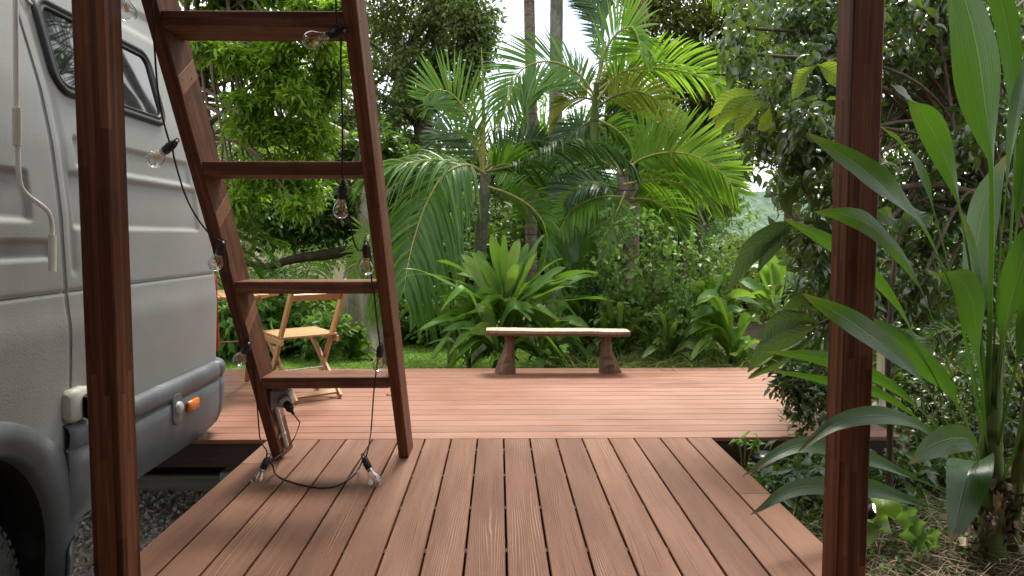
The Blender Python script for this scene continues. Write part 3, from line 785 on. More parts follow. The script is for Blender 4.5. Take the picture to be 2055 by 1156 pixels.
run2 = [s1 + (.004, -.002, .010), s1 + (.03, -.01, -.02), WZ(552, 950, .006), WZ(570, 962, .0045), WZ(610, 974, .0045), WZ(648, 979, .0045), WZ(680, 973, .0045), WZ(705, 957, .005), WZ(720, 940, .02), s2 + (-.012, .004, .0), s2 + (0, .004, .010)]
tube(mb, spline(run2, 60), .0033, 7)
run3 = [s2 + (.002, .004, .012), s2 + (.012, .01, .05), P_(745, 860, -.02), P_(750, 790, -.012), P_(755, 745, -.012), P_(760, 708, -.03), P_(763, 697, -.034), P_(757, 650, -.02), P_(751, 590, -.012), P_(745, 555, -.012), P_(743, 510, -.012), P_(738, 492, -.024), P_(722, 503, -.03), P_(711, 488, -.028), P_(704, 450, -.028), P_(694, 390, -.03), P_(689, 374, -.03), P_(687, 330, -.02), P_(687, 250, -.02), P_(684, 120, -.02), P_(685, 72, -.022), P_(683, 58, -.022), P_(676, 40, -.02), P_(674, 0, -.02), P_(675, -80, -.02)]
tube(mb, spline(run3, 190), .0033, 7)
pt = plug_base + norm((.6, -.75, -.45)) * .085
run4 = [pt, pt + (.03, -.02, -.03), WZ(601, 850, .15), WZ(590, 880, .09), WZ(570, 905, .03), s1 + (.03, .03, .0), s1 + (.006, .002, .008)]
tube(mb, spline(run4, 60), .0029, 7)
mb.build("cable", M_CABLE, SLD)
mb = MB(); ax = norm((.6, -.75, -.45)); lathe(mb, [(0, .0005), (.017, .0005), (.019, .01), (.019, .045), (.012, .05), (.009, .052), (.009, .066), (.0065, .07), (.0065, .085), (0, .085)], plug_base, ax, 14); mb.build("plug", M_BLACK, SLD)
# ================================================================== the campervan
VR = 4.245                                       # rear face
_pz = np.array([-.1, .30, .42, .60, .78, .84, .92, 1.2, 1.45, 1.65, 2.0, 2.3, 2.45, 2.58, 2.66, 2.70])
_px = np.array([1.62, 1.605, 1.60, 1.592, 1.585, 1.594, 1.598, 1.606, 1.628, 1.660, 1.748, 1.825, 1.872, 1.94, 2.06, 2.24])
_zz = np.linspace(-.1, 2.70, 561); _xx = np.convolve(np.pad(np.interp(_zz, _pz, _px), 8, mode='edge'), np.ones(17) / 17, 'valid')
def VX(z): return np.interp(z, _zz, _xx)
def rrect(y, z, y0, y1, z0, z1, e=.02):
    return sstep(y0, y0 + e, y) * (1 - sstep(y1 - e, y1, y)) * sstep(z0, z0 + e, z) * (1 - sstep(z1 - e, z1, z))
def stamp(y, z):
    d = 0.016 * rrect(y, z, 2.84, 4.02, 1.135, 1.36, .020)
    d = d + 0.016 * rrect(y, z, 2.90, 3.97, 1.37, 1.50, .022)
    d = d + 0.018 * rrect(y, z, 1.0, 2.60, 1.155, 1.34, .022)
    d = d + 0.018 * rrect(y, z, 1.0, 2.70, 1.025, 1.10, .018)
    d = d + 0.014 * rrect(y, z, 2.80, 4.10, 2.10, 2.24, .02)
    d = d + 0.010 * rrect(y, z, 2.79, 2.86, .95, 2.3, .04)
    d = d + 0.007 * (1 - sstep(.0, .012, np.abs(y - 2.755))) * sstep(.4, .5, z)
    d = d + 0.006 * (1 - sstep(.0, .011, np.abs(z - .905 + .0))) * (y < 4.2)
    return d
van = thing("campervan", "light grey high roof campervan with textured paint parked beside the deck", "campervan")
van.location = (-2.6, 1.3, hgt(-2.6, 1.3))
inv = -np.array(van.location)
def vb(mb, name, mats, parent=van, smooth=True):
    """build in world coordinates under the van"""
    o = mb.build(name, mats, None, smooth)
    par = parent; off = np.array(van.location)
    if par is not van: off = off + np.array(par["_o"])
    o.data.transform(__import__('mathutils').Matrix.Translation(-Vector(off))); o.parent = par
    o["_o"] = (0.0, 0.0, 0.0)
    return o
AC = np.array([2.235, -0.03]); AR = .45
Rr = .075
ys = np.concatenate([np.arange(-1.7, 1.9, .12), np.arange(1.9, VR - Rr, .0095), [VR - Rr]])
zs = np.concatenate([np.arange(.30, .42, .012), np.arange(.42, 1.55, .0085), np.arange(1.55, 2.70, .016), [2.70]])
Yg, Zg = np.meshgrid(ys, zs, indexing='ij')
P = np.stack([-(VX(Zg) + stamp(Yg, Zg)), Yg, Zg], -1)
# rear corner, rear face, far side, front
ang = np.linspace(0, np.pi / 2, 9)[1:]
X0 = VX(zs)[None]
corner = np.stack([-(X0 + Rr * (1 - np.cos(ang))[:, None]), np.broadcast_to((VR - Rr + Rr * np.sin(ang))[:, None], (8, len(zs))), np.broadcast_to(zs, (8, len(zs)))], -1)
XC = 2.6
def mir(A): B = A.copy(); B[..., 0] = -2 * XC - B[..., 0]; return B
side = np.stack([-X0.repeat(2, 0), np.array([[-1.0], [-1.7]]).repeat(len(zs), 1), np.broadcast_to(zs, (2, len(zs)))], -1)
ring = np.concatenate([P, corner, mir(corner[::-1]), mir(P[::30][::-1])], 0)
Yc, Zc = (ring[:-1, :-1, 1] + ring[1:, 1:, 1]) / 2, (ring[:-1, :-1, 2] + ring[1:, 1:, 2]) / 2
closed = np.concatenate([ring, ring[:1]], 0)
Yc = (closed[:-1, :-1, 1] + closed[1:, 1:, 1]) / 2; Zc = (closed[:-1, :-1, 2] + closed[1:, 1:, 2]) / 2
hole = (np.hypot(Yc - AC[0], Zc - AC[1]) < AR + .04)
mb = MB(); mb.grid(closed, mask=~hole)
top = closed[:-1, -1]; mb.add(top, [list(range(len(top)))[::-1]])
body = vb(mb, "body", [M_VAN])
mb = MB()      # panel gaps
def surf(y, z, off=.0015): return np.array([-(VX(z) + stamp(y, z)) + off, y, z])
zz = np.linspace(.42, 2.5, 120); q = np.array([surf(2.755 + .012 * math.sin(z * 1.3), z, .001) for z in zz])
mb.grid(np.stack([q - (0, .0022, 0), q + (0, .0022, 0)], 1))
yy = np.linspace(.5, 4.17, 120); q = np.array([surf(y, .905, .001) for y in yy])
mb.grid(np.stack([q - (0, 0, .0025), q + (0, 0, .0025)], 1))
sm = vb(mb, "panel_gap", [M_SEAM])

def vring(cy, cz, hw, hh, r, n=9):
    pts = []
    for (sx, sz, a0) in ((1, 1, 0), (-1, 1, 90), (-1, -1, 180), (1, -1, 270)):
        for a in np.linspace(R(a0), R(a0 + 90), n): pts.append((cy + sx * (hw - r) + r * math.cos(a), cz + sz * (hh - r) + r * math.sin(a)))
    return np.array(pts)
wc, wh, wr = (3.315, 1.838), (.462, .185), .085
fr = []
for inset, off in ((-.004, .0), (-.004, .012), (.006, .020), (.018, .020), (.022, .012), (.030, .012), (.034, .017), (.040, .015), (.042, .004)):
    q = vring(*wc, wh[0] - inset, wh[1] - inset, max(wr - inset, .02)); fr.append([(-VX(z) + off, y + .02 * (z - wc[1]), z) for y, z in q])
mb = MB(); mb.grid(np.array(fr), close_v=True)
win = vb(mb, "window", [M_RUBBER])
mb = MB(); q = vring(*wc, wh[0] - .040, wh[1] - .040, wr - .035); g0 = [(-VX(z) + .006, y + .02 * (z - wc[1]), z) for y, z in q]
cen = np.array([(-VX(wc[1]) + .0065, *wc)]); n = len(g0)
mb.add(np.concatenate([cen, g0]), [(0, i + 1, (i + 1) % n + 1) for i in range(n)]); vb(mb, "pane", [M_GLASS], win, smooth=False)
mb = MB(); a = surf(2.80, 1.985, .01); beam(mb, a, a + (-.006, .10, -.02), .010, .012, c=.002); vb(mb, "trim_clip", [M_GREYP])

# wheel arch trim: polar sheet round the opening
th = np.linspace(R(-14), R(194), 90)
def r_out(t):
    c, s_ = math.cos(t), math.sin(t)
    ring_ = .565
    if c > 0.02:
        rl = min((2.69 - AC[0]) / c, .80)
        if s_ > 0: rl = min(rl, .405 / s_ if s_ > .02 else 9)
        if t < 0: return lerp(max(.46, rl), .47, min(1, -t / R(14)))
        return max(ring_, rl) if t < R(60) else ring_
    return ring_
ro = np.array([r_out(t) for t in th]); ro = np.convolve(np.pad(ro, 2, mode='edge'), np.ones(5) / 5, 'valid')
st = [(0, -.05), (0, -.03), (.006, .006), (.02, .020), (.05, .026), (None, .026), (-1, .020), (-2, .0)]
rows = []
for d, off in st:
    row = []
    for t, r_ in zip(th, ro):
        rad = AR + d if d is not None and d >= 0 else (AR + r_ - AR - .05 if d is None else (r_ - .012 if d == -1 else r_))
        rad = max(rad, AR + (0 if d == 0 else .01 * (d is None) + (.02 if d in (-1, -2) else 0)))
        y, z = AC[0] + rad * math.cos(t), AC[1] + rad * math.sin(t); row.append((-VX(z) + off, y, z))
    rows.append(row)
mb = MB(); mb.grid(np.array(rows)); vb(mb, "wheel_arch", [M_CLAD])
mb = MB()     # dark liner inside the arch
lin = []
for x in (-1.645, -1.9, -2.15): lin.append([(x, AC[0] + (AR + .03) * math.cos(t), AC[1] + (AR + .03) * math.sin(t)) for t in np.linspace(R(-25), R(205), 40)])
mb.grid(np.array(lin)); mb.add(np.array(lin[2]), [list(range(40))]); vb(mb, "arch_liner", [M_RUBBER])

# rear bumper skirt, one skin round the corner
prof = [(.035, -.09), (.030, -.03), (.05, -.004), (.11, .020), (.18, .031), (.26, .034), (.312, .034), (.318, .022), (.326, .022), (.332, .034), (.352, .040), (.385, .042), (.404, .034), (.415, .022), (.417, -.01)]
path = [(-1.585, y, 1, 0) for y in (2.705, 2.72, 2.8, 3.0, 3.3, 3.6, 3.9, 4.095, 4.105, 4.118, 4.128, 4.14)]
cr_ = .15
for a in np.linspace(0, np.pi / 2, 10)[1:]: path.append((-1.585 - cr_ * (1 - math.cos(a)), 4.14 + cr_ * math.sin(a), math.cos(a), math.sin(a)))
path += [(-2.2, 4.29, 0, 1), (-3.0, 4.29, 0, 1), (-3.47, 4.29, 0, 1)]
rows = []
for i, (x, y, nx, ny) in enumerate(path):
    k = -.016 if i in (8, 9) else 0.0
    if i == 0: k = -.03
    lift = .045 * sstep(3.95, 4.29, y) if ny > 0 or y > 3.95 else 0
    rows.append([(x + nx * (o + k), y + ny * (o + k), z + lift * (1 - (z - .03) / .39)) for z, o in prof])
mb = MB(); mb.grid(np.array(rows)); bum = vb(mb, "bumper", [M_CLAD])
mb = MB()
c = np.array([-1.552, 3.545, .285]); q = vring(0, 0, .05, .075, .035)
lay = [[(-1.575, c[1] + y * s, c[2] + z * s) for y, z in q] for s in (1.0,)] + [[(-1.546, c[1] + y * s, c[2] + z * s) for y, z in q] for s in (1.0, .93)]
lay[2] = [(-1.543, b, d) for a, b, d in lay[2]]
mb.grid(np.array(lay), close_v=True); mb.add(np.array(lay[2]), [list(range(len(q)))]); sc_ = vb(mb, "socket_plate", [M_CLAD], van)
mb = MB(); lathe(mb, [(0, .022), (.025, .021), (.030, .015), (.031, 0)], (-1.548, c[1] + .004, c[2] + .003), (1, 0, 0), 22); vb(mb, "cap", [M_GREYP], sc_)
mb = MB(); box(mb, (-1.553, 3.655, .238), (-1.530, 3.775, .292), .006, axis=1)
for yy in (3.665, 3.765): lathe(mb, [(0, .002), (.004, .001), (.004, 0)], (-1.530, yy, .265), (1, 0, 0), 8)
vb(mb, "side_marker", [M_ORANGE])
mb = MB(); box(mb, (-1.61, 2.70, .425), (-1.55, 2.825, .545), .014, axis=1); box(mb, (-1.55, 2.745, .425), (-1.515, 2.815, .53), .014, axis=1)
vb(mb, "power_inlet", [M_INLET])
mb = MB(); t = np.linspace(.44, .93, 14)
for a, b in zip(t[:-1], t[1:]): pass
beam(mb, (-1.611, VR - .024, .455), (-1.619, VR - .024, .905), .036, .043, (0, 1, 0), .012, segs=6)
vb(mb, "tail_light", [M_RED])
# wheel
wcx, wcy, wcz, wrad = -1.86, 2.29, -.165, .385
prof = [(.20, .10), (.235, .122), (.28, .128), (.33, .122), (.362, .108), (.378, .092), (.385, .05), (.386, 0)]
prof = prof + [(a, -b) for a, b in prof[::-1]]
mb = MB(); P = np.array(prof); lathe(mb, P, (wcx, wcy, wcz), (1, 0, 0), 72)
for k in range(54):      # tread blocks along the shoulder
    a = 2 * np.pi * k / 54
    for sx, rr_, w_ in ((.075, .386, .045), (-.075, .386, .045), (0, .388, .05)):
        e = np.array([0, math.cos(a), math.sin(a)]); f = np.array([0, -math.sin(a), math.cos(a)]); c = np.array([wcx + sx, wcy, wcz]) + e * rr_
        beam(mb, c - f * .014, c + f * .014, w_, .014, e, .002)
for k in range(40):
    a = 2 * np.pi * k / 40; e = np.array([0, math.cos(a), math.sin(a)]); f = np.array([0, -math.sin(a), math.cos(a)])
    c = np.array([wcx + .1255, wcy, wcz]) + e * .335; beam(mb, c - e * .014, c + e * .014, .010, .004, (1, 0, 0), .001)
# raised letters on the tyre wall
def letter(mb, strokes, a0, size, r0):
    for (u0, v0), (u1, v1) in strokes:
        pts = []
        for u, v in ((u0, v0), (u1, v1)):
            a = a0 - u * size * .75 / r0; rad = r0 + (v - .5) * size; pts.append(np.array([wcx + .129, wcy + rad * math.cos(a), wcz + rad * math.sin(a)]))
        if np.linalg.norm(pts[1] - pts[0]) > 1e-4: beam(mb, pts[0], pts[1], .006, .004, (1, 0, 0), .0008)
N_ = [((0, 0), (0, 1)), ((0, 1), (.8, 0)), ((.8, 0), (.8, 1))]; D_ = [((0, 0), (0, 1)), ((0, 1), (.6, .9)), ((.6, .9), (.8, .5)), ((.8, .5), (.6, .1)), ((.6, .1), (0, 0))]
A_ = [((0, 0), (.4, 1)), ((.4, 1), (.8, 0)), ((.2, .4), (.6, .4))]
for i, L_ in enumerate((N_, D_, A_)): letter(mb, L_, R(62 - i * 9.5), .055, .282)
tyre_parent = thing("wheel", None, None); tyre_parent.parent = van; tyre_parent["_o"] = (0.0, 0.0, 0.0)
vb(mb, "tyre", [M_TYRE], tyre_parent)
mb = MB(); lathe(mb, [(.20, .10), (.205, .115), (.19, .11), (.185, .05), (.12, .06), (.07, .085), (.06, .10), (0, .10)], (wcx, wcy, wcz), (1, 0, 0), 40); vb(mb, "rim", [M_RIM], tyre_parent)
mb = MB(); P4 = [(-1.66, 2.70, -.02), (-1.66, 2.70, -.40), (-1.95, 2.70, -.40), (-1.95, 2.70, -.02)]
box(mb, (-1.98, 2.712, -.46), (-1.640, 2.728, .10), .006, axis=2); vb(mb, "mud_flap", [M_RUBBER])

# awning crank hanging on the side of the van
cr = thing("awning_crank", "white cranked awning winder pole hanging down the side of the campervan", "crank handle")
def cpt(px, py, x=-1.49): return WX(px, py, x)
mb = MB(); q = [cpt(30, -120), cpt(31, 0), cpt(33, 215)]; tube(mb, spline(q, 20), .0082, 12); mb.build("pole", M_POLE, cr)
mb = MB(); tube(mb, [cpt(33.5, 217), cpt(34.5, 292)], .0125, 14); mb.build("sleeve", M_CREAM, cr)
mb = MB(); q = [cpt(35, 290), cpt(37, 340), cpt(42, 374), cpt(58, 394), cpt(80, 410), cpt(97, 426), cpt(104, 450), cpt(105, 474)]; tube(mb, spline(q, 50), .0075, 12); mb.build("crank_rod", M_POLE, cr)
mb = MB(); tube(mb, [cpt(105, 472), cpt(105, 545)], .0122, 14); mb.build("grip", M_CREAM, cr)

# ================================================================== folding chair, folding table, bench
def folding_chair():
    r = thing("folding_chair", "slatted light brown wooden folding chair standing on the deck behind the ladder", "chair")
    cz = .435; c = WZ(603, 669, cz); a_ = R(38)
    A = np.array([math.cos(a_), math.sin(a_), 0]); B = np.array([math.sin(a_), -math.cos(a_), 0])
    Q = lambda s, t, z: np.array([c[0], c[1], 0]) + A * s + B * t + np.array([0, 0, z])
    sw = .185
    for s in (-sw, sw):
        mb = MB(); beam(mb, Q(s, -.165, .0), Q(s, .345, .815), .021, .046, norm(np.cross(A, Q(s, .33, .8) - Q(s, -.2, 0))), .003, segs=4); mb.build("back_stile", M_ACACIA, r)
        s2 = s * .86
        mb = MB(); beam(mb, Q(s2, -.185, .395), Q(s2, .285, .012), .021, .044, norm(np.cross(A, Q(s2, .26, 0) - Q(s2, -.15, .4))), .003, segs=4); mb.build("leg", M_ACACIA, r)
        s3 = s * .93
        mb = MB(); beam(mb, Q(s3 * 1.16, -.19, .412), Q(s3 * 1.16, .17, .402), .02, .042, (0, 0, 1), .003); mb.build("seat_rail", M_ACACIA, r)
    mb = MB()
    for i in range(7):
        t = -.19 + i * .055; beam(mb, Q(-sw - .018, t, .442 - i * .0015), Q(sw + .018, t, .442 - i * .0015), .047, .016, c=.003)
    mb.build("seat", M_ACACIA, r)
    mb = MB(); d = norm(Q(0, .345, .815) - Q(0, -.165, 0)); n_ = np.cross(A, d)
    for h in (.71, .80):
        f = h / .815; m = lerp(-.165, .345, f); beam(mb, Q(-sw + .01, m, h), Q(sw - .01, m, h), .018, .05, d, .003)
    mb.build("back_slat", M_ACACIA, r)
    mb = MB(); beam(mb, Q(-sw * .86, .24, .048), Q(sw * .86, .24, .048), .018, .04, norm(Q(0, -.185, .395) - Q(0, .285, 0)), .003); mb.build("stretcher", M_ACACIA, r)
    mb = MB(); tube(mb, [Q(-sw * .86, .06, .195), Q(sw * .86, .06, .195)], .004, 8)
    for s in (-sw, sw):
        lathe(mb, [(0, .004), (.006, .003), (.007, 0)], Q(s * 1.06, .085, .40), -A if s < 0 else A, 10); lathe(mb, [(0, .004), (.006, .003), (.007, 0)], Q(s * 1.06, .0, .265), -A if s < 0 else A, 10)
    mb.build("pivot_rod", M_METAL, r)
folding_chair()
def folding_table():
    r = thing("folding_table", "small round wooden folding table half hidden behind the rear of the campervan", "table")
    zt = .70; e = W(546, 592, 5.25); rad = .36
    c = np.array([e[0] - rad, 5.3, 0]); a_ = R(25); A = np.array([math.cos(a_), math.sin(a_), 0]); B = np.array([-math.sin(a_), math.cos(a_), 0])
    zt = e[2]
    mb = MB()
    for i in range(9):
        t = -rad + .04 + i * .08; hw = math.sqrt(max(rad ** 2 - t ** 2, .01))
        beam(mb, c + A * t - B * hw + (0, 0, zt), c + A * t + B * hw + (0, 0, zt), .074, .02, c=.003)
    mb.build("tabletop", M_ACACIA, r)
    for s in (-.22, .22):
        mb = MB(); beam(mb, c + A * s - B * .25 + (0, 0, zt - .03), c + A * s + B * .25 + (0, 0, zt - .03), .02, .036); mb.build("batten", M_ACACIA, r)
        for k in (-1, 1):
            mb = MB(); s2 = s * (.9 if k > 0 else .78)
            beam(mb, c + B * (.25 * k) + A * s2 + (0, 0, zt - .045), c - B * (.27 * k) + A * s2 + (0, 0, .012), .019, .036, (A[0], A[1], 0.0), .003, segs=3); mb.build("leg", M_ACACIA, r)
    mb = MB(); tube(mb, [c - A * .21 + (0, 0, .36), c + A * .21 + (0, 0, .36)], .005, 8)
    for s in (-.21, .21): lathe(mb, [(0, .005), (.008, .003), (.009, 0)], c + A * s + (0, 0, .36), A * np.sign(s), 10)
    mb.build("pivot_rod", M_METAL, r)
folding_table()
def bench():
    r = thing("plank_bench", "low rustic plank bench on two flared log legs at the back of the deck", "bench")
    zt = WZ(1018, 747, 0)[1]
    y0 = zt - .02
    a, b = W(976, 665, y0 + .02), W(1262, 668, y0 - .0); z = (a[2] + b[2]) / 2
    n = 40; xs = np.linspace(a[0], b[0], n); t_ = .040
    wob = lambda k: .006 * np.sin(np.arange(n) * .7 + k) + .004 * rng.normal(size=n)
    fy, by = y0 - .10 + wob(1), y0 + .13 + wob(2); end = 1 - .15 * np.clip(1 - np.minimum(np.arange(n), n - 1 - np.arange(n)) / 3, 0, 1) ** 2
    zt0 = z + .0015 * np.sin(np.arange(n) * .3)
    sl_ = np.linspace(.5, -.5, n) * (a[2] - b[2])
    pr = [(fy + .006, -t_ / 2), (fy - .002, 0 * xs), (fy + .007, t_ / 2 + 0 * xs), (by - .006, t_ / 2 + 0 * xs), (by, 0 * xs), (by - .006, -t_ / 2 + 0 * xs)]
    G_ = np.stack([np.stack([xs, y0 + (p - y0) * end, zt0 + sl_ + q], -1) for p, q in pr], 1)
    mb = MB(); mi = 0
    for k in range(6):
        A_ = np.stack([G_[:, k], G_[:, (k + 1) % 6]], 1)
        mb.grid(A_, 1 if k == 2 else 0, .5, np.repeat(xs[:, None], 2, 1), np.tile(np.array([[0, .23 if k == 2 else .04]]), (n, 1)) + k * .3)
    mb.add(G_[0], [list(range(6))], 0); mb.add(G_[-1], [list(range(6))[::-1]], 0)
    mb.build("seat", [M_BENCH, M_BTOP], r, smooth=False)
    for px, flare in ((1022, -1), (1216, 1)):
        c = W(px, 745, y0); mb = MB(); rows = []; zt1 = z - t_ / 2
        zs_ = np.linspace(0, zt1, 12)
        for zq in zs_:
            f = 1 - zq / zt1; w = .036 + .018 * f; fl = .062 * sstep(.30, .95, f)
            xl, xr = (w + (fl if flare < 0 else 0)), (w + (fl if flare > 0 else 0)); d = .055 + .03 * f
            q = [(-xl, d * .5), (-xl * .95, -d * .4), (-xl * .5, -d), (xr * .55, -d), (xr, -d * .35), (xr, d * .6), (xr * .4, d), (-xl * .5, d)]
            rows.append([(c[0] + a_ * (1 + .05 * rng.normal()) - flare * .0, y0 + b_ * (1 + .05 * rng.normal()), zq) for a_, b_ in q])
        P = np.array(rows); mb.grid(P, 0, rng.random(), np.repeat(zs_[:, None], 8, 1), np.repeat(np.arange(8)[None] * .04, 12, 0), close_v=True)
        mb.add(P[0], [list(range(8))[::-1]]); mb.build("leg", M_BENCH, r, smooth=False)
bench()

# ================================================================== garden lights and the cream post on the right
def solar_light():
    c = W(1536, 960, 3.93); c[2] = hgt(c[0], c[1])
    r = thing("solar_light", "small round solar garden light with dark cap beside the walkway edge", "garden light")
    top = W(1536, 912, 3.93)[2]
    mb = MB(); lathe(mb, [(.052, 0), (.075, .004), (.078, .012), (.070, .022), (.050, .030), (0, .031)], (c[0], c[1], top - .022), sides=30); mb.build("cap", M_DARKMET, r)
    mb = MB(); lathe(mb, [(.048, top - .022 - c[2]), (.055, top - .05 - c[2]), (.058, .04), (.045, .0), (0, 0)], c, sides=28); mb.build("jar", M_BULB, r)
    mb = MB(); lathe(mb, [(0, .09), (.012, .09), (.014, .0), (0, 0)], c, sides=10); mb.build("lamp", M_WHITEP, r)
    mb = MB(); lathe(mb, [(.012, .0), (.012, -.12), (0, -.14)], c, sides=8); mb.build("spike", M_BLACK, r)
solar_light()
def spot():
    c = W(1763, 1022, 3.05); gz = hgt(c[0], c[1])
    r = thing("garden_spotlight", "small black garden spotlight with a lit warm lens behind the right post", "spotlight")
    ax = norm((-.25, -.75, .35)); ax = norm((.35, -.6, .55))
    mb = MB(); lathe(mb, [(0, -.09), (.026, -.09), (.03, -.07), (.034, 0), (.031, 0), (.028, -.012)], c, ax, 22); mb.build("housing", M_BLACK, r)
    mb = MB(); lathe(mb, [(0, -.009), (.028, -.010)], c, ax, 22); mb.build("lens", M_LIT, r)
    mb = MB(); tube(mb, [c - ax * .05, c - ax * .05 - (0, 0, .06), (c[0], c[1] + .04, gz - .08)], .007, 8); mb.build("spike", M_BLACK, r)
spot()
def cream_post():
    y = 4.68; b = W(1772, 828, y); t = W(1775, 486, y); r = thing("newel_post", "cream painted metal post with a rounded cap at the right end of the deck", "post")
    x = (b[0] + t[0]) / 2; z1 = t[2]
    mb = MB(); lathe(mb, [(0, z1 - .01), (.034, z1 - .01), (.034, .04), (.05, .035), (.055, .004), (.055, .002), (0, .002)], (x, y, 0), sides=24); mb.build("shaft", M_GOLD, r)
    mb = MB(); lathe(mb, [(0, z1 + .06), (.022, z1 + .055), (.038, z1 + .03), (.042, z1 + .008), (.036, z1 - .01)], (x, y, 0), sides=24); mb.build("cap", M_CREAM, r)
    mb = MB(); beam(mb, (x, y + .03, z1 - .06), (x - .02, y + 1.3, z1 - .06), .04, .05, c=.006); mb.build("rail", M_CREAM, r)
cream_post()
# ================================================================== plants: builders
def frond(mb, pts, L, roll=20, n=46, droop=.35, vee=.25, w=.022, r0=.016, s0=.14, mats=(0, 1), ragged=.0, tipf=.3):
    """feather frond: rachis through pts (world), leaflets up to L metres long on both sides"""
    p = spline(pts, 60); T = tangents(p)
    tube(mb, p, np.linspace(r0, r0 * .22, 60), 6, mats[1], rng.random())
    sv = np.cross(T, [0, 0, 1.0]); sv = norm(sv + 1e-6); Nv = np.cross(sv, T)
    c, s_ = math.cos(R(roll)), math.sin(R(roll))
    S = sv * c + Nv * s_; U = -sv * s_ + Nv * c
    for sgn in (1, -1):
        s = np.clip(np.linspace(s0, .995, n) + rng.normal(0, .003, n), 0, 1); k = (s * 59).astype(int)
        if ragged: keep = rng.random(n) > ragged; s, k = s[keep], k[keep]
        m = len(s)
        l = L * np.maximum(np.sin(np.pi * (.16 + .78 * s)) ** .75, .12) * rng.uniform(.88, 1.08, m)
        q = (s - s0) / (1 - s0)
        fw = np.radians(lerp(62, 100 * tipf, q) + rng.normal(0, 1.8, m)); vv = vee * rng.uniform(.6, 1.4, m) + rng.normal(0, .05, m)
        D = S[k] * (sgn * np.sin(fw) * np.cos(vv))[:, None] + T[k] * np.cos(fw)[:, None] + U[k] * np.sin(vv)[:, None]
        D = norm(D)
        u = np.linspace(0, 1, 6); dr = droop * rng.uniform(.6, 1.5, m) * (.5 if droop < .7 else .85)
        pos = p[k][:, None] + l[:, None, None] * (D[:, None] * u[None, :, None] + np.array([0, 0, -1.0]) * (dr[:, None] * u[None] ** 2.2)[..., None])
        tg = np.gradient(pos, axis=1); tg = norm(tg)
        wv = norm(np.cross(tg, np.cross(T[k], D)[:, None] + rng.normal(0, .25, (m, 1, 3))))
        prof = np.array([.35, .85, 1.0, .85, .5, .04]) * w / 2 * 1.0
        V = np.stack([pos - wv * prof[None, :, None], pos + wv * prof[None, :, None]], 2)   # m,6,2,3
        base = np.arange(m)[:, None, None] * 12
        a = np.arange(5)[None, :, None] * 2
        f = base + a + np.array([0, 2, 3, 1])[None, None]
        mb.add(V.reshape(-1, 3), f.reshape(-1, 4), mats[0], np.repeat(np.clip(rng.random(m) * .7 + rng.random() * .3, 0, 1), 12), np.tile(np.repeat(u, 2), m), np.tile([-.5, .5], 6 * m))
def fr(p, d, L, **kw):
    return dict(p=p, d=d, L=L, **kw)
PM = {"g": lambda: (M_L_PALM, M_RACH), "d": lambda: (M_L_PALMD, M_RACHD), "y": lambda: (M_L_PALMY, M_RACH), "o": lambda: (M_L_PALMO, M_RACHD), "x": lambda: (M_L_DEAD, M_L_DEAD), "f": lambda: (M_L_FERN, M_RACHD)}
def palm(name, label, cat, group, stem, fronds, srad=(.08, .07), bark=None, shaft=None, spear=None):
    """stem: world points of the trunk from the ground up; fronds: list of fr()"""
    r = thing(name, label, cat, group)
    p = spline(stem, 60); tube_r = np.linspace(srad[0], srad[1], 60); tube_r[:6] *= np.linspace(1.35, 1.0, 6)
    mb = MB(); tube(mb, p, tube_r, 18, rough=.03); mb.build("trunk", bark or M_PALMG, r)
    if shaft is not None:
        mb = MB(); q = spline(shaft, 24); tube(mb, q, srad[1] * (1.25 - .6 * np.linspace(0, 1, 24)), 14); mb.build("crownshaft", M_CROWNSH, r)
    for f in fronds:
        f = dict(f); pp, d, L, mk = f.pop("p"), f.pop("d"), f.pop("L"), f.pop("m", "g")
        n = len(pp); dd = np.linspace(d[0], d[1], n); pts = [W(x, y, q) for (x, y), q in zip(pp, dd)]
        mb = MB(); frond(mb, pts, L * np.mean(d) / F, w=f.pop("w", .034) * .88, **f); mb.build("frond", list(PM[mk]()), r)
    if spear is not None:
        mb = MB(); q = spline(spear, 20); tube(mb, q, .030 * (1.1 - np.linspace(0, 1, 20)), 8); mb.build("spear_leaf", M_RACH, r)
    return r

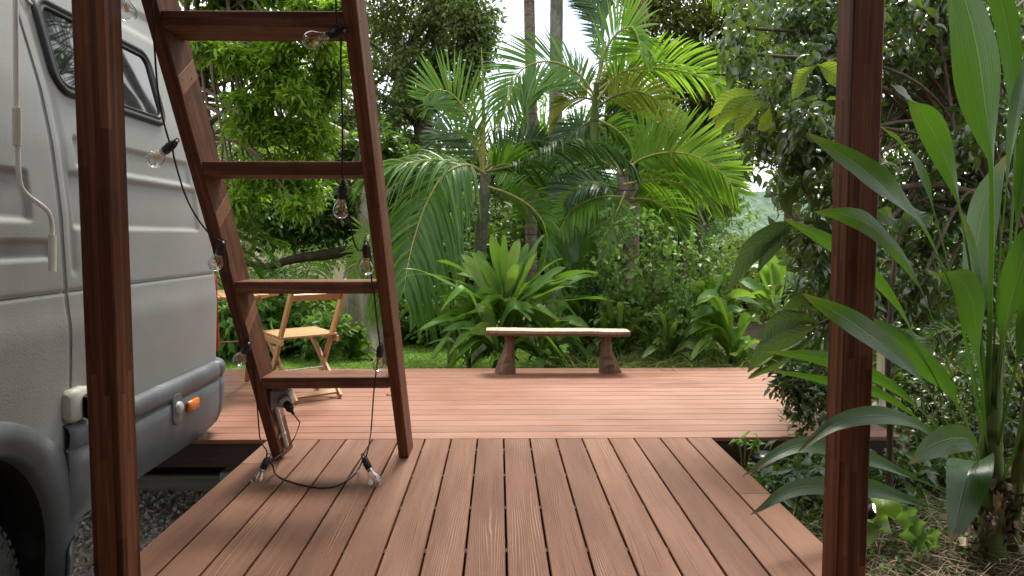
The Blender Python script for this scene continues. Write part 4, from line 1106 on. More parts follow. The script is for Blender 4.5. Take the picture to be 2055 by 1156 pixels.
def tree(name, label, cat, group, trunk, trad, clumps, lm, ll, lw, twigs=40, per=14, tpl=LEAF4, bark=None, grav=.35, spread=1.6, squash=.8, limb_r=None, flute=None, fork=.55, twig_r=.006, out=.7, limbs=True, hollow=2.2, sides=14, upn=.8):
    """trunk: world points; clumps: (px, py, depth, radius in photo px[, leaf density])"""
    r = thing(name, label, cat, group)
    tp = spline(trunk, 50); tr = np.linspace(trad[0], trad[1], 50)
    mw = MB(); tube(mw, tp, tr, sides, flute=flute, rough=.04)
    ml = MB(); mtw = MB()
    for cl in clumps:
        px, py, d, rp = cl[:4]; den = cl[4] if len(cl) > 4 else 1.0
        c = W(px, py, d); rad = rp * d / F
        if len(cl) > 5: c, rad = np.array(cl[:3], float), cl[3]
        if limbs and len(cl) < 6:
            j = int(lerp(fork, 1, rng.random()) * 49); k0 = min(max(j, 5), 49); a = tp[k0]
            L_ = np.linalg.norm(c - a); m1 = lerp(a, c, .45) + np.array([0, 0, .14 * L_]) + rng.normal(0, .06 * L_, 3)
            q = spline([a, m1, c], 18); lr = limb_r or tr[k0] * .42
            tube(mw, q, np.linspace(min(lr, tr[k0] * .8), max(.010, lr * .22), 18), 7, rough=.12)
        nt = max(3, int(twigs * den))
        dirs = rdir(nt); u = rng.random(nt) ** (1 / hollow)
        Q = c + dirs * (u * rad)[:, None] * np.array([1, 1, squash])
        for i in range(0, nt, 2):
            a = c + (Q[i] - c) * rng.uniform(0, .35); m_ = lerp(a, Q[i], .55) + rng.normal(0, .10 * rad, 3)
            tube(mtw, spline([a, m_, Q[i]], 5), np.linspace(twig_r * 1.5, twig_r * .5, 5), 3, cap=False)
        npl = per; tot = nt * npl
        od = np.repeat(norm(Q - c), npl, 0)
        P = np.repeat(Q, npl, 0) + rng.normal(0, spread * ll * .55, (tot, 3)) * np.array([1, 1, .75])
        D = norm(od * out + rdir(tot) * .9 + np.array([0, 0, -grav]))
        N = norm(rdir(tot) * .75 + np.array([0, 0, upn]))
        sc = rng.uniform(.65, 1.2, tot)
        tn = np.clip(np.repeat(rng.random(nt), npl) * .55 + rng.random(tot) * .45, 0, 1)
        leaves(ml, P, D, N, ll * sc, lw * sc, tpl, tn)
    mw.build("trunk", bark or M_BRANCH, r)
    if mtw.n: mtw.build("twigs", M_TWIG, r)
    ml.build("crown", lm, r)
    return r

def gpt(px, d):
    """ground point under photo column px at depth d"""
    q = W(px, 600, d); q[2] = hgt(q[0], q[1]); return q

def rosette(mb, base, tips, width, d, arch=.25, pet=.2, mat=0, petw=.2, wv=.012, dd=.35, fold=.22, tipdroop=.12, peak=.5):
    """strap leaves from base (world) to photo-pixel tips near depth d"""
    for (tx, ty) in tips:
        dt = d + rng.uniform(-dd, dd); t = W(tx, ty, dt); b = base + rng.normal(0, .03, 3) * np.array([1, 1, .3])
        m = lerp(b, t, .55); L = np.linalg.norm(t - b)
        m = m + np.array([0, 0, arch * L * rng.uniform(.5, 1.2)])
        tdn = t + np.array([0, 0, -tipdroop * L * rng.random()])
        sd_ = np.cross(t - b, [0, 0, 1.0]) + rng.normal(0, .5, 3) * L
        if np.linalg.norm(np.cross(t - b, [0, 0, 1.0])) < .35 * L: sd_ = np.array([1, rng.normal(0, .5), 0])
        blade(mb, [b, lerp(b, m, .5) + (0, 0, .04 * L), m, lerp(m, tdn, .6) + (0, 0, .03 * L), tdn], width * rng.uniform(.8, 1.15), pet, petw, fold, 16, sd_, mat, None, wv * .5, peak=peak)

def grass_tuft(mb, P, h, w, lean=.6, tint=None):
    """blades at points P"""
    n = len(P); D = rdir(n, 0); D[:, 2] = np.abs(D[:, 2]) + rng.uniform(.5, 2.0, n) / max(lean, .01) * .5; D = norm(D)
    H = h * rng.uniform(.5, 1.2, n); u = np.array([0, .4, .75, 1.0])
    hd = D * np.array([1, 1, 0])
    pos = P[:, None] + H[:, None, None] * (D[:, None] * u[None, :, None] + (hd * lean)[:, None] * (u ** 2.5)[None, :, None] - np.array([0, 0, .35 * lean]) * (u ** 3)[None, :, None])
    wd = norm(np.cross(D, rdir(n)))
    pr = np.array([.8, 1, .7, .05]) * w / 2
    V = np.stack([pos - wd[:, None] * pr[None, :, None], pos + wd[:, None] * pr[None, :, None]], 2)
    f = np.arange(n)[:, None, None] * 8 + np.arange(3)[None, :, None] * 2 + np.array([0, 2, 3, 1])[None, None]
    mb.add(V.reshape(-1, 3), f.reshape(-1, 4), 0, np.repeat(rng.random(n) if tint is None else tint, 8), np.tile(np.repeat(u, 2), n), np.tile([-.5, .5], 4 * n))

# ================================================================== far planting
def far_row():
    """a wall of far trees closing the garden"""
    spots = [(-900, 22, 330, 0), (-420, 24, 380, 1), (-60, 25, 340, 2), (250, 23, 300, 0), (480, 25, 330, 1), (700, 22, 250, 2), (900, 24, 210, 0), (1040, 24, 250, 1), (1120, 26, 190, 1), (1210, 23, 300, 2), (1330, 23, 270, 2),
             (1720, 24, 330, 0), (1950, 23, 380, 1), (2300, 24, 360, 2), (2750, 23, 340, 0)]
    names = ["tall leafy tree at the back beside the sky gap", "broad leafy tree far back in the garden", "dense dark leafy tree at the far back"]
    where = ["far left beyond the frame of the van", "behind the campervan roof", "behind the thick post", "behind the upper ladder window", "behind the ladder treads", "behind the right stile of the ladder", "behind the drooping left palm frond", "low, left of the tall palm trunks", "between the tall palm trunks", "just right of the tall palm trunks", "behind the right palm crown", "behind the right post", "behind the large strap leaves", "past the right edge", "furthest right past the edge"]
    for i, (px, d, hp, k) in enumerate(spots):
        b = gpt(px, d); cl = []
        for j in range(9):
            cl.append((px + rng.uniform(-130, 130), 560 - hp * rng.uniform(.15, 1.15), d + rng.uniform(-1.5, 1.5), rng.uniform(60, 95)))
        top = W(px + rng.uniform(-20, 20), 560 - hp * .8, d)
        tree("background_tree", "distant leafy tree " + where[i], "tree", "trees closing the back of the garden", [b, lerp(b, top, .5) + rng.normal(0, .2, 3), top], (.26, .08), cl, [M_L_FIG, M_L_OLIVE, M_L_SHRUB][k], .20, .10, twigs=34, per=13, spread=1.5)
far_row()
# understory shrubs along the back, each bushy down to the ground
def under():
    k = 0
    spec = [(300, 12.5, 640, 70, M_L_SHRUB, .10), (470, 12.0, 640, 62, M_L_SHRUB, .11), (560, 13.0, 600, 70, M_L_FIG, .10), (640, 12.0, 640, 55, M_L_SHRUB, .10), (800, 13.5, 620, 75, M_L_FIG, .11), (870, 12.5, 600, 60, M_L_OLIVE, .10),
            (960, 11.5, 560, 75, M_L_FIG, .12), (1100, 11.0, 560, 90, M_L_FIG, .18), (1230, 12.5, 520, 70, M_L_SHRUB, .16), (1360, 12.5, 560, 70, M_L_SHRUB, .14), (1500, 13.5, 600, 85, M_L_LIME, .12), (1640, 11.0, 600, 95, M_L_FIG, .12), (1800, 10.0, 580, 110, M_L_SHRUB, .12), (1990, 9.0, 560, 130, M_L_FIG, .12), (2200, 9.0, 560, 130, M_L_SHRUB, .12), (120, 11.0, 620, 90, M_L_FIG, .11), (470, 10.4, 650, 46, M_L_SHRUB, .13), (560, 10.6, 640, 50, M_L_FIG, .13), (640, 10.5, 650, 42, M_L_SHRUB, .10), (835, 10.4, 645, 44, M_L_FIG, .11), (890, 9.6, 640, 36, M_L_SHRUB, .11), (458, 8.9, 655, 46, M_L_SHRUB, .12), (548, 9.0, 652, 48, M_L_FERN, .10), (628, 8.8, 668, 38, M_L_SHRUB, .09), (2500, 8.0, 580, 120, M_L_SHRUB, .12), (2750, 9.5, 560, 130, M_L_FIG, .12), (2380, 10.5, 560, 110, M_L_OLIVE, .12)]
    wh = ["behind the table and van", "under the fig branch at the left stile", "dark, in the shade behind the chair back", "seen between the chair stiles", "dark, right of the pale fig trunk", "olive, behind the ragged banana leaves", "dark, left of the bright strap plant", "dark, below the tall palm trunks", "light green, below the right palm crown", "behind the thin shrub right of the bench", "lime green, glowing in the gap left of the dark tree", "dark, behind the ribbed leaves", "behind the right post", "dark, behind the big strap leaves", "past the right edge of the bed", "dark, far left behind the van", "low and broad leaved, behind the table edge", "dark and low, just behind the chair back", "low and fine leaved, left of the pale fig trunk", "low and dark at the back of the lawn", "small, at the lawn edge by the banana plant", "in front of the others, beside the van rear", "bright, seen under the lowest but one tread behind the chair seat", "small, between the chair and the fig trunk", "well past the right edge, pale green", "well past the right edge, dark", "past the right edge, olive green"]
    for (px, d, cy, rp, lm, ll), w_ in zip(spec, wh):
        b = gpt(px, d); cl = []
        for j in range(5): cl.append((px + rng.uniform(-.8, .8) * rp, cy + rng.uniform(-.9, .75) * rp, d + rng.uniform(-.4, .4), rp * rng.uniform(.6, .9)))
        tree("understory_shrub", "leafy understory shrub " + w_, "shrub", "shrubs along the back of the garden", [b, W(px, cy, d)], (.05, .03), cl, lm, ll * 1.15, ll * .55, twigs=34, per=12, fork=.1, limb_r=.02, sides=7)
under()
# ================================================================== the named trees
# pale fig with its buttressed trunk and long low limb
b = gpt(722, 9.4)
flt = lambda s, a: 1 + (.55 * (1 - s) ** 7 + .07) * (np.cos(a * 5 + 1.2) + .5 * np.cos(a * 9 + s * 6)) * (1 - .5 * s) + 1.0 * (1 - s) ** 16
tree("fig_tree", "old fig tree with a pale fluted trunk and dark crown behind the ladder", "tree", None,
     [b - (0, 0, .15), W(722, 640, 9.4), W(726, 560, 9.4), W(738, 480, 9.5), W(745, 380, 9.7), W(735, 280, 10)], (.29, .14),
     [(520, 400, 9.4, 66), (590, 370, 9.8, 64), (660, 390, 9.6, 60), (560, 450, 9.2, 48), (640, 450, 9.4, 44), (700, 330, 10, 60), (480, 350, 9.6, 60), (620, 320, 10, 60), (760, 300, 10.2, 55), (440, 430, 9.3, 50), (690, 440, 9.6, 36, .6), (540, 310, 10, 55), (800, 390, 10.4, 50), (840, 340, 10.6, 46)],
     M_L_FIG, .115, .05, twigs=70, per=14, bark=M_FIGB, flute=flt, fork=.55, limb_r=.075, spread=1.3, sides=40, tpl=LEAF8)
mb = MB()
q = spline([W(722, 520, 9.4), W(700, 505, 9.3), W(650, 512, 9.2), W(590, 520, 9.0), W(530, 535, 8.9), W(470, 520, 8.8)], 40); tube(mb, q, np.linspace(.09, .03, 40), 9, rough=.15)
q = spline([W(738, 470, 9.5), W(715, 452, 9.4), W(680, 440, 9.3), W(640, 465, 9.2), W(600, 470, 9.1)], 30); tube(mb, q, np.linspace(.10, .025, 30), 9, rough=.15)
lb = mb.build("limb", M_TWIG, bpy.data.objects["fig_tree"])
# bright green tree at upper left
rngc = []
while len(rngc) < 74:
    x_, y_ = rng.uniform(390, 690), rng.uniform(-60, 420)
    if x_ > np.interp(y_, [-60, 100, 220, 300, 420], [690, 680, 668, 640, 640]) or (x_ < 470 and y_ > 120 and rng.random() < .55): continue
    rngc.append((x_, y_, rng.uniform(6.7, 8.2), rng.uniform(20, 34)))
rngc += [(280, 60, 7.6, 70), (200, 0, 7.8, 70), (340, -40, 7.6, 60)] + [(1001 + x_ * F / y_ + rng.normal(0, 30), 476 - 5.9 * F / y_ + rng.normal(0, 50), y_, 1.0 * F / y_, 1.9) for y_ in (4.6, 5.8, 7.0) for x_ in (-1.0, .2, 1.4)]  # last group: unseen overhead clumps added to keep sun off the walkway
b = gpt(300, 8.6)
tree("bright_leafy_tree", "bright green leafy tree hanging over the upper left of the garden", "tree", None,
     [b, W(320, 400, 8.4), W(370, 200, 8.2), W(430, 60, 8.0), W(470, -60, 7.8)], (.17, .07), rngc, M_L_BRIGHT, .090, .032, twigs=22, per=20, tpl=LEAF8, bark=M_BRANCH, fork=.3, limb_r=.03, spread=1.15, grav=.22, out=.9, squash=.55, upn=1.3)
# tall tree left of centre
cl = [(760, 20, 14, 70), (820, 60, 14.5, 70), (880, 20, 14, 65), (930, 60, 14, 55), (800, 140, 14.2, 60), (870, 120, 14.5, 55), (950, 120, 14, 34), (770, 210, 14, 60), (840, 220, 14.6, 50), (700, 120, 14.5, 60), (700, 230, 14.4, 60), (900, 200, 15, 44, .7), (960, 30, 14, 34), (780, 290, 14.5, 50), (850, 300, 14.8, 55), (740, -40, 14, 80), (850, -50, 14, 80), (930, -40, 14.4, 60), (660, 40, 15, 60), (640, 160, 15, 60), (930, 170, 14.4, 30, .8), (960, 80, 14.2, 30), (700, 60, 16, 70), (820, 100, 16, 80), (900, 20, 16, 60), (760, 260, 16, 70)]
b = gpt(850, 14.6)
tree("tall_gum_tree", "tall olive green tree with dark trunk left of the sky gap", "tree", None, [b, W(842, 400, 14.6), W(850, 250, 14.6), W(880, 100, 14.6), W(870, -60, 14.5)], (.24, .08), cl, M_L_OLIVE, .12, .058, twigs=36, per=26, bark=M_TWIG, fork=.45, limb_r=.07, spread=1.75, squash=.6, hollow=3)
b = gpt(770, 16)
tree("tall_gum_tree", "slimmer olive tree behind the top of the right ladder stile", "tree", None, [b, W(775, 350, 16), W(800, 200, 16), W(790, 60, 16)], (.2, .07), [(720, 300, 16, 60), (660, 280, 16, 60), (760, 340, 16, 60), (900, 330, 16, 60), (820, 380, 16, 55), (960, 330, 16.5, 44), (1010, 360, 16.5, 44), (690, 360, 16, 55), (560, 220, 16.5, 60, .7), (480, 130, 17, 60, .6)], M_L_FIG, .16, .07, twigs=40, per=13, bark=M_TWIG, fork=.4, limb_r=.06)
# dark dense tree right of centre and its neighbours
cl = [(1330, 40, 14, 70), (1400, 70, 13.6, 70), (1470, 40, 13.6, 60), (1350, 130, 13.8, 60), (1440, 140, 13.6, 60), (1300, 20, 14.4, 50), (1390, 190, 13.8, 56), (1480, 200, 13.8, 60), (1420, 260, 14, 60, .8), (1380, 340, 14, 50, .6), (1330, -40, 14, 80), (1450, -40, 13.8, 80), (1510, 120, 14, 60), (1300, 220, 14.5, 50), (1290, 300, 14.5, 50), (1240, 180, 15, 46), (1230, 270, 15, 46), (1450, 330, 14, 55), (1530, 280, 14, 60), (1560, 180, 14.4, 70), (1350, 400, 14, 46, .7), (1430, 400, 14.2, 46, .8)]
b = gpt(1395, 14.2)
tree("dense_dark_tree", "dense dark tree with yellowish tufts behind the right palm crown", "tree", None, [b, W(1395, 420, 14.2), W(1400, 250, 14.2), W(1400, 60, 14.2)], (.30, .10), cl, M_L_CONIF, .095, .045, twigs=62, per=34, bark=M_TWIG, fork=.35, limb_r=.06, spread=1.7, grav=.1, hollow=3)
tree("soft_green_tree", "soft bright green feathery tree at the top right behind the dark leaves", "tree", None, [gpt(1590, 17), W(1590, 300, 17), W(1590, 40, 17)], (.22, .08), [(1540, 20, 16.5, 60), (1600, 50, 16.5, 70), (1640, 20, 17, 60), (1560, 100, 16.5, 50), (1660, 110, 17, 60), (1700, 40, 17, 80), (1560, 170, 16.5, 50), (1600, -40, 17, 80), (1780, 100, 17, 90), (1900, 60, 17, 100), (1850, 200, 17, 90), (2000, 180, 17, 100), (1700, 230, 17, 80)], M_L_FUZZ, .12, .04, twigs=60, per=18, bark=M_TWIG, fork=.4, limb_r=.05)
tree("lime_green_bush", "pale lime green bush glowing low in the gap before the far hills", "bush", None, [gpt(1510, 20), W(1510, 500, 20)], (.08, .04), [(1490, 500, 20, 40), (1530, 490, 20, 44), (1470, 540, 19.6, 44), (1540, 540, 19.6, 50), (1500, 560, 19.2, 50), (1580, 510, 20, 44), (1440, 560, 19, 40)], M_L_LIME, .13, .06, twigs=50, per=14, fork=.1, limb_r=.03)
# slim dark trunks below the right palm crown
for i, (px, py1, r_, lab) in enumerate([(1368, 380, .075, "slim dark tree trunk below the yellow drooping frond, left one"), (1400, 360, .055, "slim dark tree trunk below the right palm crown, right one")]):
    tree("slim_tree", lab, "tree", None, [gpt(px + 6, 10.2), W(px + 4, 560, 10.2), W(px, 440, 10.2), W(px - 6, py1, 10.2)], (r_, r_ * .7), [(px - 10, py1 - 20, 10.2, 34), (px + 30, py1 - 50, 10.4, 34)], M_L_FIG, .11, .05, twigs=26, per=12, bark=M_TWIG, limb_r=.02)

# ================================================================== palms
palm("tall_palm", "tall brown ringed palm trunk rising out of the frame, left of the pair", "palm", None, [gpt(1066, 10), W(1066, 500, 10), W(1067, 250, 10), W(1062, 0, 10), W(1061, -300, 10)],
     [fr([(1061, -290), (1061 + dx * .5, -290 + dy - 60), (1061 + dx, -290 + dy + 40)], (10, 10 + dz), 105, roll=40, n=44, droop=.4, m=m_) for dx, dy, dz, m_ in ((-200, -60, -1.2, 'g'), (-170, 60, .8, 'd'), (-80, 90, -1.6, 'g'), (60, 95, -1.5, 'd'), (170, 60, -.8, 'g'), (210, -40, .6, 'd'), (120, -120, 1, 'g'), (-110, -130, .8, 'd'))] + [fr([(1061, -190), (960, -260), (860, -230), (800, -140)], (10, 9.5), 110), fr([(1061, -190), (1120, -290), (1240, -260)], (10, 10.5), 110)], (.083, .068), M_PALMB)
palm("tall_palm", "tall mottled grey palm trunk rising out of the frame, right of the pair", "palm", None, [gpt(1112, 10.6), W(1113, 500, 10.6), W(1115, 250, 10.6), W(1117, 0, 10.6), W(1118, -110, 10.6)],
     [fr([(1118, -100), (1150, -90), (1180, -30), (1190, 60)], (10.6, 10.2), 75, m="d", roll=85, n=36, droop=.2), fr([(1118, -100), (1080, -150), (1010, -110), (985, -40)], (10.6, 10.2), 70, m="d"), fr([(1118, -100), (1200, -170), (1290, -120), (1330, -30)], (10.6, 10.9), 80, m="d"), fr([(1118, -100), (1190, -60), (1230, 0), (1200, 40)], (10.6, 11), 60, m="d", roll=60)] + [fr([(1118, -105), (1118 + dx * .5, -105 + dy - 60), (1118 + dx, -105 + dy + 30)], (10.6, 10.6 + dz), 90, roll=40, n=40, droop=.4, m='d') for dx, dy, dz in ((-150, -140, 1.0), (20, -230, .5), (150, -180, -1.0), (-60, -200, -1.2), (190, -60, -1.4))], (.105, .085), M_PALMG)
palm("old_palm", "pale shaggy palm stem with a dead brown frond at the top centre", "palm", None, [gpt(1275, 10.8), W(1272, 300, 10.8), W(1272, 60, 10.8), W(1273, -60, 10.8)],
     [fr([(1273, -60), (1262, -20), (1270, 30), (1280, 62)], (10.7, 10.6), 34, m="x", roll=10, n=40, droop=.9), fr([(1273, -60), (1285, -30), (1283, 10), (1268, 55)], (10.7, 10.6), 30, m="x", roll=70, n=40, droop=.9), fr([(1273, -70), (1340, -120), (1420, -70), (1450, 5)], (10.8, 10.4), 80, m="y", roll=60), fr([(1273, -70), (1230, -130), (1170, -90)], (10.8, 11), 80, m="d")], (.075, .06), M_PALMB)

palm("feather_palm", "arching green feather palm whose big frond droops behind the ladder", "palm", None, [gpt(962, 8.6), W(964, 520, 8.5), W(970, 420, 8.4), W(975, 345, 8.4)],
     [fr([(975, 350), (938, 331), (892, 350), (856, 408), (832, 475), (818, 535), (810, 585)], (8.3, 7.2), 128, roll=28, n=74, droop=.95, vee=.05, w=.042),
      fr([(972, 345), (915, 325), (850, 322), (790, 334), (745, 360)], (8.4, 8.0), 115, roll=20, n=60, droop=.8, w=.028),
      fr([(966, 338), (958, 280), (936, 225), (905, 188), (870, 182), (848, 202)], (8.4, 8.0), 98, roll=80, n=52, droop=.05, vee=.12, w=.030, tipf=.5),
      fr([(980, 375), (1020, 388), (1062, 412), (1090, 446), (1098, 490), (1090, 540)], (8.2, 7.4), 96, roll=50, n=48, droop=.6, m="g", w=.030),
      fr([(975, 340), (1020, 300), (1062, 283), (1100, 285)], (8.6, 9.2), 70, roll=75, n=36, droop=.1, m="d"),
      fr([(975, 345), (1040, 330), (1090, 308), (1130, 289), (1180, 287), (1232, 302), (1282, 345)], (8.3, 7.4), 84, roll=18, n=56, droop=.85, m="d", vee=.1),
      fr([(970, 350), (935, 372), (905, 420), (885, 480), (872, 520)], (8.6, 8.9), 80, roll=30, n=40, droop=.6, m="d"),
      fr([(975, 340), (1000, 262), (1020, 205), (1060, 175)], (8.7, 9.6), 74, roll=70, n=40, droop=.15),
      fr([(975, 345), (1010, 330), (1050, 340), (1090, 380)], (8.6, 8.4), 86, roll=35, n=44, droop=.5), fr([(972, 350), (930, 355), (890, 385), (860, 440)], (8.6, 8.8), 86, roll=40, n=44, droop=.5), fr([(972, 342), (940, 280), (900, 262), (860, 285)], (8.7, 9.2), 80, roll=60, n=42, droop=.2, m="d"),
      fr([(960, 355), (930, 400), (925, 455), (912, 500)], (8.9, 9.4), 70, roll=60, n=40, droop=.5, m="y")], (.07, .06), M_PALMG,
     spear=[W(968, 345, 8.4), W(970, 250, 8.4), W(969, 160, 8.4), W(966, 95, 8.4)])
palm("feather_palm", "green stemmed palm at the centre right with pale shining fronds", "palm", None, [gpt(1186, 8.7), W(1188, 480, 8.7), W(1190, 360, 8.7)],
     [fr([(1192, 190), (1162, 150), (1118, 126), (1072, 127), (1040, 148), (1022, 190), (1010, 235)], (8.6, 8.0), 108, roll=62, n=56, droop=.30, vee=.1, w=.030),
      fr([(1200, 170), (1214, 105), (1240, 66), (1268, 54), (1282, 82), (1290, 122)], (8.6, 7.9), 92, roll=62, n=48, droop=.18, w=.030),
      fr([(1202, 180), (1250, 146), (1310, 130), (1370, 132), (1425, 152), (1468, 205)], (8.6, 8.1), 92, roll=52, n=52, droop=.45, m="y", w=.030),
      fr([(1200, 200), (1240, 150), (1290, 138), (1350, 140), (1420, 160), (1455, 190)], (8.5, 7.9), 70, roll=10, n=46, droop=.5, m="g", w=.028),
      fr([(1200, 215), (1235, 192), (1280, 184), (1320, 205), (1342, 255), (1348, 320)], (8.4, 7.8), 74, roll=55, n=46, droop=.55, m="o", w=.030),
      fr([(1190, 200), (1160, 196), (1130, 214), (1112, 260)], (8.9, 9.2), 62, roll=50, n=34, droop=.5, m="o"),
      fr([(1200, 160), (1210, 80), (1200, 20), (1160, -10)], (8.8, 9.2), 80, roll=65, n=40, droop=.2, m="d"),
      fr([(1195, 230), (1240, 240), (1262, 280), (1270, 340)], (8.9, 9.2), 66, roll=60, n=38, droop=.4, m="d"),
      fr([(1195, 175), (1215, 130), (1265, 105), (1330, 110)], (9.0, 9.6), 66, roll=60, n=38, droop=.3, m="y"), fr([(1195, 200), (1150, 160), (1110, 165), (1075, 200)], (8.9, 9.4), 84, roll=50, n=42, droop=.35), fr([(1198, 190), (1250, 210), (1300, 230), (1345, 275)], (8.8, 9.2), 84, roll=50, n=42, droop=.4), fr([(1195, 240), (1160, 260), (1130, 300), (1120, 350)], (8.9, 8.8), 70, roll=40, n=38, droop=.5, m="d"), fr([(1200, 240), (1240, 262), (1270, 300), (1285, 350)], (8.7, 8.4), 70, roll=50, n=38, droop=.5)], (.058, .052), M_CROWNSH,
     shaft=[W(1190, 365, 8.7), W(1192, 280, 8.7), W(1194, 220, 8.7), W(1198, 165, 8.6)])
palm("feather_palm", "low spreading palm at the right with broad sunlit yellow green fronds", "palm", None, [gpt(1262, 8.2), W(1258, 520, 8.2), W(1252, 420, 8.2), W(1250, 345, 8.2)],
     [fr([(1252, 345), (1290, 318), (1340, 306), (1390, 312), (1440, 340), (1482, 388)], (8.1, 7.4), 118, roll=72, n=58, droop=.12, m="y", vee=.1, w=.034),
      fr([(1252, 370), (1300, 362), (1350, 364), (1400, 384), (1440, 428)], (8.0, 7.4), 78, roll=30, n=50, droop=.75, m="y", w=.030),
      fr([(1250, 350), (1290, 340), (1340, 352), (1380, 372)], (8.4, 8.8), 70, roll=40, n=40, droop=.6, m="d"),
      fr([(1248, 380), (1190, 366), (1140, 384), (1110, 430)], (8.2, 7.9), 74, roll=35, n=44, droop=.5, m="d"),
      fr([(1250, 395), (1200, 396), (1150, 420), (1120, 470)], (8.1, 7.7), 74, roll=45, n=44, droop=.5, m="y"),
      fr([(1255, 385), (1240, 420), (1215, 470), (1190, 510)], (8.0, 7.7), 62, roll=50, n=40, droop=.5, m="g"),
      fr([(1255, 345), (1300, 270), (1330, 240), (1370, 250)], (8.5, 9.0), 84, roll=70, n=44, droop=.2, m="g"),
      fr([(1248, 345), (1225, 320), (1190, 330), (1160, 360)], (8.5, 8.9), 64, roll=45, n=40, droop=.5, m="g"), fr([(1252, 350), (1310, 330), (1380, 345), (1425, 395)], (8.5, 8.8), 90, roll=50, n=46, droop=.3, m="g"), fr([(1250, 350), (1200, 320), (1150, 325), (1105, 360)], (8.5, 8.8), 90, roll=40, n=46, droop=.4, m="g"), fr([(1252, 400), (1300, 400), (1345, 425), (1370, 470)], (8.3, 8.1), 76, roll=40, n=44, droop=.5, m="g"), fr([(1250, 400), (1195, 420), (1155, 460), (1135, 520)], (8.3, 8.1), 76, roll=40, n=44, droop=.5, m="g")], (.075, .065), M_PALMB)
palm("young_palm", "small dark palm in the far shade under the fig branch", "palm", None, [gpt(600, 12.5), W(602, 600, 12.5)],
     [fr([(602, 600), (585, 545), (580, 505), (596, 520), (590, 575)][:4], (12.5, 12), 44, roll=40, droop=.7, n=30), fr([(602, 600), (620, 540), (640, 515), (655, 545)], (12.5, 12), 44, roll=40, droop=.7, n=30), fr([(602, 600), (560, 560), (530, 560), (515, 590)], (12.5, 12.2), 40, roll=40, droop=.7, n=30, m="d"), fr([(602, 600), (650, 570), (680, 580)], (12.5, 12.2), 40, roll=40, droop=.7, n=30, m="d")], (.04, .035))
palm("young_palm", "thin yellow green palm fronds just left of the right ladder stile", "palm", None, [gpt(770, 8.0), W(768, 620, 8.0), W(762, 520, 8.0)],
     [fr([(762, 520), (752, 478), (735, 470), (718, 492)], (8, 7.7), 62, roll=60, n=22, droop=.5, m="y", w=.022), fr([(762, 525), (745, 505), (722, 522), (706, 560)], (8, 7.7), 56, roll=60, n=22, droop=.5, m="y", w=.022), fr([(764, 530), (752, 560), (748, 610), (745, 640)], (8, 7.7), 46, roll=60, n=22, droop=.5, m="y", w=.022)], (.03, .025))
palm("feather_palm", "dark low feather palm in the shade behind the two tall trunks", "palm", None, [gpt(1130, 11.4), W(1130, 480, 11.4), W(1130, 350, 11.4)],
     [fr([(1130, 345), ((1130 + x) / 2, (345 + y) / 2 - 32), (x, y)], (11.4, 11.2), 74, roll=r_, n=40, droop=.3, m=m_) for x, y, r_, m_ in ((1010, 300, 60, "d"), (1030, 390, 40, "d"), (1050, 250, 70, "g"), (1210, 300, 60, "d"), (1235, 400, 40, "d"), (1090, 450, 50, "g"), (1170, 460, 50, "d"), (1190, 250, 70, "d"), (1000, 350, 50, "g"), (1060, 430, 40, "d"))], (.07, .06), M_PALMB)
# feathery bright foliage beside the van
palm("feathery_tree", "bright green feathery leaved small tree behind the left ladder stile", "tree", None, [gpt(360, 7.6), W(372, 560, 7.6), W(385, 440, 7.6)],
     [fr(p_, (7.6, 7.2), 36, roll=25, n=44, droop=.25, m="f", w=.030, r0=.006) for p_ in ([(385, 440), (440, 400), (480, 420), (520, 460)], [(385, 450), (450, 440), (510, 465), (585, 508)], [(385, 455), (450, 470), (520, 495), (560, 540)], [(390, 470), (450, 500), (500, 530), (530, 570)], [(390, 430), (430, 380), (470, 380), (500, 410)], [(390, 480), (440, 530), (490, 570), (520, 620)], [(390, 480), (430, 560), (470, 610), (505, 640)], [(385, 455), (460, 455), (530, 480), (575, 490)], [(388, 460), (450, 485), (505, 515), (552, 556)], [(385, 430), (440, 425), (490, 445), (540, 475)])], (.05, .035), M_BRANCH)
palm("tree_fern", "low bright fern clump growing at the foot of the fig trunk", "fern", None, [gpt(700, 8.6), gpt(700, 8.6) + (0, 0, .06)],
     [fr([(706, 722), ((706 + x) / 2, y - 12), (x, y)], (8.6, 8.4), 17, roll=30, n=26, droop=.25, m="f", w=.03, r0=.004) for x, y in ((740, 690), (690, 690), (720, 680), (755, 705), (672, 705), (705, 674), (748, 722), (690, 716), (735, 676))], (.02, .02), M_TWIG)
palm("tree_fern", "soft green fern clump spreading under the folding chair seat", "fern", None, [gpt(600, 9.2), gpt(600, 9.2) + (0, 0, .08)],
     [fr([(600, 720), ((600 + x) / 2, y - 22), (x, y)], (9.2, 8.9), 24, roll=30, n=28, droop=.3, m="f", w=.032, r0=.004) for x, y in ((560, 680), (520, 690), (640, 680), (670, 700), (590, 660), (620, 655), (545, 665), (500, 715), (650, 720), (575, 640))], (.02, .02), M_TWIG)
palm("tree_fern", "taller fern clump behind the folding table at the left", "fern", None, [gpt(490, 9.0), gpt(490, 9.0) + (0, 0, .12)],
     [fr([(490, 715), ((490 + x) / 2, y - 25), (x, y)], (9.0, 8.7), 26, roll=30, n=28, droop=.3, m="f", w=.032, r0=.004) for x, y in ((450, 640), (430, 670), (520, 620), (550, 640), (500, 600), (470, 610), (540, 680), (560, 610))], (.02, .02), M_TWIG)
